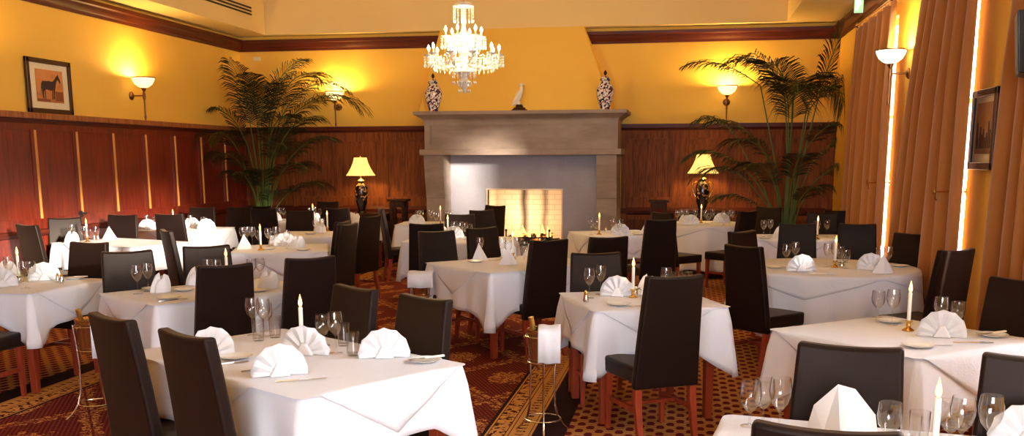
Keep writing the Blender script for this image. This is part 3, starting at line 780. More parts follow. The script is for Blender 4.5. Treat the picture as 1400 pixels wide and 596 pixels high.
RP = [
 (180, .06, .45, 2.70, 1.15, 36, 60, .32, 34), (184, .07, .72, 1.90, .70, 60, 95, .36, 28), (184, .07, .50, 1.40, 1.05, 45, 80, .36, 38), (205, .06, .50, 1.20, 1.05, 48, 105, .34, 40),
 (322, .05, .40, 2.45, 1.15, 74, 14, .36, 50), (268, .05, .22, 2.45, 1.05, 42, 120, .60, 60), (300, .05, .35, 2.40, .95, 40, 125, .50, 50), (335, .05, .25, 2.35, 1.0, 55, 130, .48, 50), (200, .05, .10, 2.45, 1.05, 74, 110, .48, 52),
 (235, .05, .1, 2.4, 1.0, 72, 105, .44, 46), (350, .06, .30, 1.6, .90, 50, 90, .32, 38), (325, .07, .40, 1.35, .9, 40, 90, .30, 36),
 (230, .08, .25, 1.2, .9, 55, 85, .32, 36), (280, .08, .15, 1.3, .8, 62, 85, .30, 34), (300, .08, .2, 1.0, .7, 50, 80, .28, 32),
 (195, .08, .35, .95, .8, 35, 70, .28, 32), (170, .06, .35, 1.75, 1.0, 55, 80, .34, 38), (310, .07, .3, 1.8, .9, 50, 95, .32, 38), (265, .06, .25, 2.1, 1.0, 65, 100, .36, 40), (215, .07, .3, 1.6, .9, 50, 95, .32, 36)]
palm(1.45, 15.05, 'tall green palm with bright stalks beside the curtains', RP, .55, .24, 5, (-9, XR-.20, YB-.12))
lamp('fire_glow', 'POINT', (-2.5, 16.0, .62), 15, (1, .70, .40), .10)
lamp('fire_glow', 'POINT', (-2.75, 16.2, .8), 9, (1, .76, .50), .08)
# ------------------------------------------------------------------ dining chairs
def make_chair():
    t = thing('dining_chair', 'x', 'chair')
    # upholstered seat box
    o = MB().hexa([(-.205, -.235, .37), (.205, -.235, .37), (.225, .215, .37), (-.225, .215, .37)], [(-.205, -.235, .465), (.205, -.235, .465), (.225, .215, .475), (-.225, .215, .475)]).build('seat', 'leather', t, bevel=.018)
    # back: leaning slab with a slightly dipped top edge
    m = MB(); NX, NZ = 8, 10; vs = []
    def P(u, v, side):
        z = .335+v*.685; w = .215+(.182-.215)*v
        y = -.205-.085*v**1.3-(.028 if side else -.028)+.010*(1-u*u)*(-1)*v
        if v == 1: z -= .012*(1-u*u)
        return (u*w, y, z)
    for side in (0, 1):
        for j in range(NZ+1):
            for i in range(NX+1): vs.append(P(-1+2*i/NX, j/NZ, side))
    W = NX+1; Q = W*(NZ+1); fs = []
    for j in range(NZ):
        for i in range(NX):
            a = j*W+i; fs += [(a+1, a, a+W, a+W+1), (Q+a, Q+a+1, Q+a+W+1, Q+a+W)]
    for i in range(NX):
        fs.append((i, i+1, Q+i+1, Q+i)); a = NZ*W+i; fs.append((a+1, a, Q+a, Q+a+1))
    for j in range(NZ):
        a = j*W; fs.append((a+W, a, Q+a, Q+a+W)); a = j*W+NX; fs.append((a, a+W, Q+a+W, Q+a))
    m.add(vs, fs).build('backrest', 'leather', t, bevel=.014, sharp=50)
    for sx in (-1, 1):
        MB().hexa([(sx*.19-.014, .175, 0), (sx*.19+.014, .175, 0), (sx*.19+.014, .203, 0), (sx*.19-.014, .203, 0)],
                  [(sx*.19-.021, .163, .38), (sx*.19+.021, .163, .38), (sx*.19+.021, .205, .38), (sx*.19-.021, .205, .38)]).build('leg', 'leg', t, smooth=False, bevel=.003)
        x = sx*.182
        mm = MB()
        ys = [(-.262, 0, .015), (-.232, .12, .018), (-.205, .25, .021), (-.198, .37, .021)]
        for (y0, z0, r0), (y1, z1, r1) in zip(ys, ys[1:]):
            mm.hexa([(x-r0, y0-r0, z0), (x+r0, y0-r0, z0), (x+r0, y0+r0, z0), (x-r0, y0+r0, z0)], [(x-r1, y1-r1, z1), (x+r1, y1-r1, z1), (x+r1, y1+r1, z1), (x-r1, y1+r1, z1)])
        mm.build('leg', 'leg', t, smooth=False)
        MB().hexa([(x-.009, -.215, .185), (x+.009, -.215, .185), (x+.009, .185, .185), (x-.009, .185, .185)], [(x-.009, -.215, .215), (x+.009, -.215, .215), (x+.009, .185, .215), (x-.009, .185, .215)]).build('stretcher', 'leg', t, smooth=False)
    MB().box(-.18, .18, -.01, .01, .19, .212).build('stretcher', 'leg', t, smooth=False)
    return t
CH = [  # x, y of the top rear edge of the back; facing in degrees; label
 (-2.45, 3.90, 57, 'dark leather chair at the front long table, farther from the lit candle and fan napkins'),
 (-1.92, 3.55, 57, 'dark leather chair overlapping the white fan napkin on the big front table'),
 (-1.28, 4.67, 235, 'dark leather chair facing the camera behind the rightmost fan napkin of the front table'),
 (-1.75, 5.00, 233, 'dark leather chair facing the camera behind the front table candle'),
 (-.05, 5.80, 119, 'large dark leather chair with orange-lit legs at the table beside the wine bucket'),
 (-.60, 7.07, 288, 'lighter grey-brown leather chair behind the paired wine glasses and shell napkin'),
 (-1.12, 8.30, 130, 'tall dark chair drawn up to the table before the fire, right of its candle'),
 (-2.33, 9.20, 308, 'dark chair facing the camera at the table with pointed napkins, nearer the chimney pier'),
 (-2.00, 9.72, 318, 'dark chair below the fire at the far side of the pointed napkin table'),
 (-2.93, 6.02, 135, 'dark leather chair standing between the paired glasses table and the front glasses'),
 (-2.56, 6.57, 135, 'dark leather chair directly behind the front table candle flame'),
 (-4.12, 6.85, 312, 'dark leather chair behind the paired wine glasses and standing napkin'),
 (-3.74, 7.36, 310, 'dark leather chair whose corner holds a burning candle in front'),
 (-4.87, 7.56, 262, 'dark leather chair behind the cruets and side plate of the left edge table'),
 (-4.90, 5.84, 88, 'dark leather chair tucked under the cloth at the left frame edge'),
 (-4.96, 8.95, 42, 'narrow edge-on brown chair leaning between the sunlit tables and glass-crowded table'),
 (-3.82, 10.52, 176, 'dark red-brown chair back beside the end of the glass-crowded table'),
 (-3.50, 10.10, 170, 'dark chair back in the middle of the row of three by the aisle'),
 (-3.72, 11.55, 160, 'black chair with splayed legs showing, nearest the aisle of the row of three'),
 (-4.15, 13.30, 25, 'dark chair with bright edges facing the table by the fireplace pier'),
 (-2.70, 10.25, 97, 'broad dark chair behind the towel-draped aisle bucket'),
 (-2.76, 12.12, 278, 'low-showing dark chair before the pale hearth slab'),
 (-2.70, 13.15, 310, 'dark chair in front of the fireplace opening, lower of the overlapping pair'),
 (-2.88, 14.30, 240, 'dark chair against the fireplace opening, higher of the overlapping pair'),
 (-.65, 8.68, 120, 'small-looking dark chair just above the grey-brown chair back'),
 (-.27, 11.27, 112, 'tall black chair at the corner of the table holding a cruet and candle'),
 (-.30, 12.75, 45, 'dark chair with seat showing beside the round table under the gold handled lamp'),
 (.51, 9.55, 318, 'dark chair top rising just above the side-on chair at the round window table'),
 (.44, 7.92, 46, 'tall dark chair seen side-on with red legs at the round window table'),
 (.79, 13.23, 140, 'brown sheened chair with seat showing beside the round lamp table'),
 (1.14, 10.72, 270, 'dark chair behind the round window table, below the palm stalks'),
 (1.75, 10.79, 262, 'dark chair behind the round window table, nearest the curtains'),
 (1.95, 13.55, 270, 'brownish chair top beside the palm and the far curtain'),
 (1.68, 12.98, 266, 'dark chair behind the candle of the square table by the palm'),
 (1.14, 14.35, 240, 'dark chair top directly left of the palm stalks'),
 (1.93, 9.30, 236, 'dark chair in front of the middle curtain at the round table'),
 (2.0-.02, 7.79, 127, 'black chair with curved lit edge below the framed brown print'),
 (1.86, 5.91, 226, 'large dark chair at the right frame edge in front of the nearest curtain'),
 (.60, 3.70, 257, 'dark chair with wide back behind the white standing napkin at bottom right'),
 (1.20, 3.56, 257, 'dark chair at the bottom right corner behind the round wine glasses'),
 (.36, 2.51, 79, 'dark chair whose top edge just shows at the very bottom beside glasses'),
 (-6.88, 9.55, 67, 'tan sheened chair with bright side edge under the horse picture'),
 (-7.22, 10.74, 310, 'tan sheened chair against the panelling behind the sunlit napkin'),
 (-6.93, 11.50, 277, 'tan sheened chair behind the bright corner of the sunlit tabletop'),
 (-6.42, 11.70, 96, 'large tan sheened chair in front of the candle on the wall table'),
 (-6.85, 13.45, 276, 'tan chair top behind the candle flame of the wall table'),
 (-6.36, 13.62, 276, 'tan chair behind the shell napkin of the wall table'),
 (-5.80, 13.15, 96, 'brown chair below the palm, right of the dark overlapped chair'),
 (-6.22, 13.95, 96, 'very dark chair beneath the palm fronds overlapped by a brown chair'),
 (-5.08, 12.72, 276, 'dark chair behind the small candlelit table beyond the glass-crowded one'),
 (-4.84, 13.45, 96, 'bluish dark chair in front of the black lamp by the palm'),
 (-5.75, 15.62, 272, 'brown chair top against the back wall panelling beside the black lamp'),
]
TB = {}
def rect(n, P, a, lu, lv): TB[n] = ('r', P, a, lu, lv)
rect('T1', (-1.49, 3.65), 57, .9, 1.45); rect('T2', (-.54, 6.13), 21, .88, .88); rect('T3', (-1.59, 8.11), 45, 1.3, 1.05); rect('T4', (-4.6, 6.35), 86, .9, 1.4)
rect('T5', (-3.4, 5.95), 55, 1.3, .84); rect('T6', (-4.56, 9.5), 20, .96, .95); rect('T8', (-7.2, 10.42), -20, 1.35, .85); rect('T9', (-7.3, 12.43), 0, 1.0, .85)
rect('T10', (-6.7, 14.5), 2, .9, .75); rect('T11', (-5.08, 11.7), 8, .9, .85); rect('T12', (-4.15, 14.0), 5, 1.2, .8); rect('TB', (-3.2, 11.05), 5, 1.25, .85)
rect('T13', (-1.1, 12.15), 25, .95, .95); rect('T15', (.75, 11.95), 3, 1.15, .85); rect('T17', (1.1, 4.88), 40, .92, .95); rect('T18', (.01, 2.78), -11, 1.5, .88); rect('T19', (-5.75, 14.45), 3, 1.1, .8)
TB['T14'] = ('c', (.3, 14.85), .64); TB['T16'] = ('c', (1.2, 8.98), .77)
def outside(n, x, y, m):
    """signed clearance of a point from the table outline"""
    T = TB[n]
    if T[0] == 'c': return hypot(x-T[1][0], y-T[1][1])-T[2]-m
    _, P, a, lu, lv = T; c, s = cos(rad(a)), sin(rad(a)); u = (x-P[0])*c+(y-P[1])*s; v = -(x-P[0])*s+(y-P[1])*c
    return max(-u, u-lu, -v, v-lv)-m
first = make_chair()
for i, (x, y, f, lab) in enumerate(CH):
    c = first if i == 0 else copy_tree(first)
    a = rad(f)
    for k in range(12):      # keep the backrest clear of the linen
        if all(outside(n, x+.085*cos(a)+w_*sin(a), y+.085*sin(a)-w_*cos(a), .035) > 0 for n in TB for w_ in (-.17, 0, .17)): break
        x -= .02*cos(a); y -= .02*sin(a)
    if k > 3: print('pushed', i, k, lab[:40])
    c.location = (x+.30*cos(a), y+.30*sin(a), 0); c.rotation_euler.z = a-pi/2
    c['label'] = lab; c['group'] = 'dark leather dining chairs round the tables'
# ------------------------------------------------------------------ tables and linen
PH = {
 'T1': 'front long table', 'T2': 'square table beside the wine bucket', 'T3': 'table of pointed napkins before the fire',
 'T4': 'table at the left frame edge', 'T5': 'table behind the front long one', 'T6': 'glass-crowded table in the left half',
 'T8': 'sunlit table under the horse picture', 'T9': 'sunlit table along the panelled wall', 'T10': 'small table below the corner palm',
 'T19': 'table before the black lamp', 'T11': 'small candlelit table behind the crowded one', 'T12': 'table at the fireplace pier',
 'TB': 'tan-lit table by the aisle', 'T13': 'table between hearth and black chair', 'T14': 'round table under the handled lamp',
 'T15': 'square table below the green palm', 'T16': 'round table by the middle curtain', 'T17': 'bright white table at right',
 'T18': 'nearest table at bottom right'}
ZT_ = .742      # wooden top; linen lies just above it
def perimeter(lu, lv):
    """points round a rectangle centred on the origin: (x, y, outward x, y, distance to nearest corner, side position -1..1, side length)"""
    r = .018; out = []
    cs = [(lu/2, -lv/2), (lu/2, lv/2), (-lu/2, lv/2), (-lu/2, -lv/2)]
    nr = [(0, -1), (1, 0), (0, 1), (-1, 0)]
    prev = (-lu/2, -lv/2)
    corners = [(-lu/2, -lv/2), (lu/2, -lv/2), (lu/2, lv/2), (-lu/2, lv/2)]
    for s in range(4):
        A = corners[s]; B = corners[(s+1) % 4]; L = hypot(B[0]-A[0], B[1]-A[1]); dx, dy = (B[0]-A[0])/L, (B[1]-A[1])/L; n = nr[s]
        N = max(16, int(L/.035))
        for i in range(N+1):
            q = r+(L-2*r)*i/N
            out.append((A[0]+dx*q, A[1]+dy*q, n[0], n[1], min(q, L-q), (q/L)*2-1, L, s))
        n2 = nr[(s+1) % 4]; cc = (B[0]-(n[0]+n2[0])*r, B[1]-(n[1]+n2[1])*r)
        for j in range(1, 6):
            a = j/6*pi/2; nx, ny = n[0]*cos(a)+n2[0]*sin(a), n[1]*cos(a)+n2[1]*sin(a)
            out.append((cc[0]+nx*r, cc[1]+ny*r, nx, ny, 0, 1, L, s))
    return out
def skirt(per, dropf, outf, z0, lift, rows=9):
    """linen: a flat top plus a hanging skirt"""
    m = MB(); n = len(per); vs = []; fs = []
    for p in per: vs.append((p[0]*.985, p[1]*.985, z0+lift))
    for j in range(rows+1):
        t = j/rows
        for p in per:
            d = dropf(p); ox, oy = outf(p, t)
            g = lift+.002+min(.010, t*.05)
            vs.append((p[0]+p[2]*g+ox, p[1]+p[3]*g+oy, z0+lift-.003-(d*t)))
    fs.append(tuple(range(n)))
    for j in range(rows+1):
        for k in range(n):
            k2 = (k+1) % n; fs.append((j*n+k, (j+1)*n+k, (j+1)*n+k2, j*n+k2))
    return m.add(vs, fs)
def table(n):
    ph = PH[n]; T = TB[n]; rnd = random.Random(sum(map(ord, n))+11)
    if T[0] == 'r':
        _, P, a, lu, lv = T; a = rad(a)
        cx, cy = P[0]+cos(a)*lu/2-sin(a)*lv/2, P[1]+sin(a)*lu/2+cos(a)*lv/2
        t = thing('dining_table', 'cherry wood dining table under the linen of the '+ph, 'table', (cx, cy, 0), a)
        MB().box(-lu/2+.002, lu/2-.002, -lv/2+.002, lv/2-.002, ZT_-.03, ZT_).build('tabletop', 'leg', t, smooth=False)
        MB().box(-lu/2+.07, lu/2-.07, -lv/2+.07, lv/2-.07, ZT_-.10, ZT_-.03).build('apron', 'leg', t, smooth=False)
        for sx in (-1, 1):
            for sy in (-1, 1):
                x, y = sx*(lu/2-.085), sy*(lv/2-.085)
                MB().hexa([(x-.024, y-.024, 0), (x+.024, y-.024, 0), (x+.024, y+.024, 0), (x-.024, y+.024, 0)], [(x-.034, y-.034, ZT_-.03), (x+.034, y-.034, ZT_-.03), (x+.034, y+.034, ZT_-.03), (x-.034, y+.034, ZT_-.03)]).build('leg', 'leg', t, smooth=False, bevel=.004)
        per = perimeter(lu, lv); phs = [rnd.uniform(0, 6) for _ in range(4)]; D = {'T3': .36, 'T4': .255, 'T1': .27}.get(n, .295)
        def drop(p):
            c = max(0, 1-p[4]/.24)
            return D-.015+.15*c**1.25+.012*sin(p[5]*3+phs[p[7]])
        def out(p, tt):
            c = max(0, 1-p[4]/.14); w = .010*sin(p[5]*p[6]*11+phs[p[7]])*(1-c)
            k = (.025+w+.045*c**1.6-.018*math.exp(-((p[4]-.16)/.05)**2))*tt
            dx, dy = p[2], p[3]
            if p[4] > 0 and c > 0:   # near a corner the fold swings out along the diagonal
                sgx = 1 if p[0] > 0 else -1; sgy = 1 if p[1] > 0 else -1
                dx = dx*(1-c*.5)+sgx*.5*c; dy = dy*(1-c*.5)+sgy*.5*c
            return dx*k, dy*k
        o = skirt(per, drop, out, ZT_, .004).build('tablecloth', 'cloth', solid=.0016, sharp=70, loc=(cx, cy, 0), rz=a)
        tag(o, 'white tablecloth with hanging corner folds on the '+ph, 'tablecloth', 'white tablecloths')
        # slip cloth laid cornerwise: a pointed flap hangs over the middle of each side
        per2 = [p for p in per]
        vs = []; fs = []; m = MB(); rows = 6
        off = {0: rnd.uniform(-.08, .08), 1: rnd.uniform(-.08, .08), 2: rnd.uniform(-.08, .08), 3: rnd.uniform(-.08, .08)}
        def d2(p):
            u = p[5]-off[p[7]]; h = min(.40, p[6]/2*.86)
            return max(0.0005, (h-abs(u)*p[6]/2)*.60) if p[4] > 0 else .0005
        def o2(p, tt):
            ox, oy = out(p, min(1, tt*d2(p)/D)); return ox, oy
        o = skirt(per2, d2, o2, ZT_, .0085, 6).build('slip_cloth', 'slip', solid=.0016, sharp=70, loc=(cx, cy, 0), rz=a)
        tag(o, 'white slip cloth with pointed flaps laid on the '+ph, 'slip cloth', 'white slip cloths')
    else:
        _, P, r = T; cx, cy = P
        t = thing('round_table', 'cherry wood pedestal table under the linen of the '+ph, 'table', (cx, cy, 0), 0)
        MB().lathe([(.001, ZT_-.03), (r-.003, ZT_-.03), (r-.003, ZT_), (.001, ZT_)], 48).build('tabletop', 'leg', t, smooth=False)
        MB().lathe([(.30, 0), (.29, .03), (.08, .06), (.05, .12), (.05, ZT_-.1), (.18, ZT_-.04), (.18, ZT_-.03)], 20, close=True).build('pedestal', 'leg', t)
        n_ = 144; per = []
        for k in range(n_):
            a = 2*pi*k/n_; per.append((r*cos(a), r*sin(a), cos(a), sin(a), 1, a, 1, 0))
        kf = 13; q1, q2 = rnd.uniform(0, 6), rnd.uniform(0, 6); D = .42 if n == 'T16' else .60
        def drop(p): return D+.03*sin(2*p[5]+q1)+(.07*max(0, sin(4*p[5]+q2))**3)
        def out(p, tt):
            w = sin(kf*p[5]+.8*sin(3*p[5]+q2)+q1); k = (.04+.046*w*(.4+.6*abs(sin(2*p[5]+q2))))*tt**1.2
            return p[2]*k, p[3]*k
        o = skirt(per, drop, out, ZT_, .004, 12).build('tablecloth', 'cloth', solid=.0016, sharp=80, loc=(cx, cy, 0))
        tag(o, 'long white tablecloth falling in folds from the '+ph, 'tablecloth', 'white tablecloths')
        def d2(p): return .02+.17*abs(((p[5]+q1)/(pi/2)) % 1-.5)*2
        def o2(p, tt): return out(p, min(1, tt*d2(p)/D))
        o = skirt(per, d2, o2, ZT_, .0085, 6).build('slip_cloth', 'slip', solid=.0016, sharp=80, loc=(cx, cy, 0))
        tag(o, 'white slip cloth over the edge of the '+ph, 'slip cloth', 'white slip cloths')
for n in TB: table(n)
ZS = ZT_+.0115
# ------------------------------------------------------------------ table ware prototypes
def p_wine():
    o = MB().lathe([(.034, 0), (.034, .002), (.006, .006), (.0035, .02), (.0035, .085), (.012, .095), (.028, .115), (.037, .145), (.038, .165), (.033, .203), (.0322, .203), (.0372, .165), (.0362, .145), (.027, .117), (.008, .097), (.0005, .094)], 22).build('wine_glass', 'glass')
    return o
def p_goblet():
    return MB().lathe([(.033, 0), (.033, .002), (.006, .006), (.004, .018), (.004, .05), (.016, .060), (.034, .085), (.039, .112), (.035, .160), (.0342, .160), (.0382, .112), (.033, .086), (.010, .062), (.0005, .060)], 22).build('water_goblet', 'glass')
def p_tumbler():
    return MB().lathe([(.0005, 0), (.026, 0), (.029, .01), (.033, .115), (.0322, .115), (.028, .014), (.0005, .012)], 22).build('tumbler', 'glass')
def p_candle():
    t = thing('candlestick', 'x', 'candle')
    MB().lathe([(.0005, 0), (.032, 0), (.033, .005), (.022, .012), (.010, .02), (.014, .028), (.010, .036), (.018, .046), (.020, .056), (.012, .058)], 20).build('holder', 'brass', t)
    MB().lathe([(.0105, .05), (.0105, .205), (.009, .209), (.0005, .207)], 14).build('candle', 'wax', t)
    MB().tube([(0, 0, .206), (.001, 0, .214)], .0012, 5).build('wick', 'black', t)
    MB().lathe([(.002, .211), (.0075, .218), (.0098, .229), (.0078, .244), (.0035, .260), (.0005, .274)], 12).build('flame', 'flame', t)
    return t
def p_fan():
    """pleated napkin standing as a half-disc fan"""
    m = MB(); N = 14; R = .126; vs = []; fs = []
    for sheet, (yo, k) in enumerate(((0, 1), (.010, .93))):
        b = len(vs)
        for i in range(N+1):
            a = rad(-8)+rad(196)*i/N; z_ = (.0075 if i % 2 else -.0075)
            for j, r in enumerate((.012, .05, .09, R)):
                rr = r*k*(1 if (i % 2) or j < 3 else .965); x = rr*cos(a); z = max(.0, .010+rr*sin(a)*1.08)
                vs.append((x, z_*(.25+.75*r/R)*1.3+yo-.02*(z/.13)**2+.02, z))
        for i in range(N):
            for j in range(3):
                q = b+i*4+j; fs.append((q, q+4, q+5, q+1))
    m.add(vs, fs)
    t = thing('fan_napkin', 'x', 'napkin')
    m.build('fan', 'napkin', t, solid=.0028, sharp=25)
    MB().hexa([(-.045, -.015, 0), (.045, -.015, 0), (.05, .07, 0), (-.05, .07, 0)], [(-.012, -.004, .055), (.012, -.004, .055), (.012, .014, .06), (-.012, .014, .06)]).build('folded_foot', 'napkin', t, bevel=.006)
    return t
def p_pyr():
    m = MB(); h = .155; w = .085
    vs = [(-w, -.03, 0), (0, -.075, 0), (w, -.03, 0), (0, .06, 0), (0, -.01, h), (0, -.060, .002)]
    m.add([(-w, -.02, 0), (-.006, -.07, 0), (0, .0, h), (0, .055, 0), (w, -.02, 0), (.006, -.07, 0)], [(0, 1, 2), (5, 4, 2), (3, 0, 2), (4, 3, 2), (1, 5, 2)])
    return m.build('pointed_napkin', 'napkin', solid=.004, smooth=False)
def p_bishop(s=1.0, name='standing_napkin'):
    """soft upright folded napkin with lobed top"""
    m = MB(); seg = 26; rows = 8; vs = []; fs = []
    for j in range(rows+1):
        t = j/rows
        for k in range(seg):
            a = 2*pi*k/seg; lobe = 1+.10*sin(3*a+1.0*t)+.10*sin(7*a-t*2)
            r = (.064*(1-.10*t-.42*t**3)*(1 if j < rows else .55))*lobe
            top = .135*(1-.30*(.5-.5*cos(2*a+.9))*t+.05*sin(3*a)*t)
            vs.append((r*1.12*cos(a)*s+.012*t, r*.62*sin(a)*s, top*t**.9*s))
    for j in range(rows):
        for k in range(seg):
            k2 = (k+1) % seg; fs.append((j*seg+k, j*seg+k2, (j+1)*seg+k2, (j+1)*seg+k))
    fs.append(tuple(rows*seg+k for k in range(seg)))
    return m.add(vs, fs).build(name, 'napkin', sharp=40)
def p_bishop2():
    """large faceted standing napkin: angular folded sail"""
    m = MB(); h = .165
    pts = [(-.115, 0, 0), (-.095, .0, .085), (-.02, -.01, h), (.035, -.015, h*.93), (.105, .0, .065), (.115, 0, 0)]
    mid = (-.005, -.095, 0)
    m.add([(p[0], p[1], p[2]) for p in pts]+[mid, (-.060, -.040, 0), (.065, -.035, 0), (0, .05, 0)],
          [(0, 7, 1), (7, 2, 1), (7, 6, 2), (6, 3, 2), (6, 8, 3), (8, 4, 3), (8, 5, 4), (0, 1, 9), (1, 2, 9), (2, 3, 9), (3, 4, 9), (4, 5, 9)])
    return m.build('standing_napkin', 'napkin', solid=.003, smooth=False)
def p_plate():
    return MB().lathe([(.0005, .004), (.045, .004), (.052, .007), (.078, .014), (.080, .013), (.054, .003), (.045, 0), (.0005, 0)], 36).build('side_plate', 'china')
def p_cruet():
    t = thing('cruet', 'x', 'cruet')
    MB().lathe([(.0005, 0), (.016, 0), (.018, .006), (.015, .03), (.011, .05), (.0005, .052)], 14).build('body', 'silver', t)
    MB().lathe([(.012, .05), (.013, .056), (.008, .064), (.006, .072), (.0005, .076)], 12).build('cap', 'brass', t)
    return t
def p_posy():
    t = thing('posy', 'x', 'flowers'); r = random.Random(9)
    MB().lathe([(.0005, 0), (.02, 0), (.024, .02), (.018, .04), (.016, .04), (.02, .02), (.0005, .006)], 14).build('bowl', 'silver', t)
    m = MB()
    for k in range(9):
        a = r.uniform(0, 6.28); d = r.uniform(0, .028); m.ball((d*cos(a), d*sin(a), .048+r.uniform(0, .018)), .009, seg=8, rings=5)
    m.build('blossoms', 'posy', t)
    m = MB()
    for k in range(10):
        a = 2*pi*k/10; x, y = cos(a), sin(a)
        m.add([(x*.01, y*.01, .04), (x*.03-y*.007, y*.03+x*.007, .055), (x*.05, y*.05, .04+.02*(k % 2)), (x*.03+y*.007, y*.03-x*.007, .05)], [(0, 1, 2, 3)])
    m.build('leaves', 'posyleaf', t, smooth=False)
    return t
def p_knife():
    t = thing('table_knife', 'x', 'cutlery')
    MB().hexa([(-.10, -.006, 0), (0, -.005, 0), (0, .005, 0), (-.10, .006, 0)], [(-.10, -.005, .006), (0, -.004, .005), (0, .004, .005), (-.10, .005, .006)]).build('handle', 'silver', t, smooth=False, bevel=.002)
    MB().prism([(0, -.005), (.09, -.010), (.12, -.002), (.11, .006), (0, .006)], 2, .001, .0025).build('blade', 'silver', t, smooth=False)
    return t
def p_fork():
    t = thing('table_fork', 'x', 'cutlery')
    MB().hexa([(-.10, -.006, 0), (.03, -.003, .002), (.03, .003, .002), (-.10, .006, 0)], [(-.10, -.005, .004), (.03, -.002, .006), (.03, .002, .006), (-.10, .005, .004)]).build('handle', 'silver', t, smooth=False)
    m = MB(); m.box(.03, .055, -.010, .010, .002, .005)
    for k in range(4): m.box(.055, .095, -.010+.0058*k, -.0075+.0058*k, .002, .0045)
    m.build('tines', 'silver', t, smooth=False)
    return t
PROTO = {'wine': (p_wine, 'wine glass', 'glass', 'stemmed wine glass'), 'goblet': (p_goblet, 'goblet', 'glass', 'short-stemmed water goblet'),
 'tumbler': (p_tumbler, 'tumbler', 'glass', 'straight clear tumbler'), 'candle': (p_candle, 'candle', 'candle', 'lit ivory candle in brass holder'),
 'fan': (p_fan, 'napkin', 'napkin', 'white pleated fan napkin'), 'pyr': (p_pyr, 'napkin', 'napkin', 'white pointed pyramid napkin'),
 'bishop': (p_bishop, 'napkin', 'napkin', 'white softly folded upright napkin'), 'bishop2': (p_bishop2, 'napkin', 'napkin', 'large white faceted standing napkin'),
 'plate': (p_plate, 'plate', 'plate', 'small white side plate'), 'cruet': (p_cruet, 'cruet', 'cruet', 'small silver cruet'),
 'posy': (p_posy, 'flowers', 'flowers', 'tiny cream flower posy'), 'knife': (p_knife, 'knife', 'cutlery', 'silver table knife'), 'fork': (p_fork, 'fork', 'cutlery', 'silver table fork')}
GROUPS = {'wine': 'stemmed wine glasses on the tables', 'goblet': 'water goblets on the tables', 'tumbler': 'tumblers on the tables', 'candle': 'lit candles on the tables',
 'fan': 'fan napkins', 'pyr': 'pointed napkins', 'bishop': 'upright napkins', 'plate': 'side plates', 'cruet': 'silver cruets', 'posy': 'flower posies', 'knife': 'table knives', 'fork': 'table forks'}
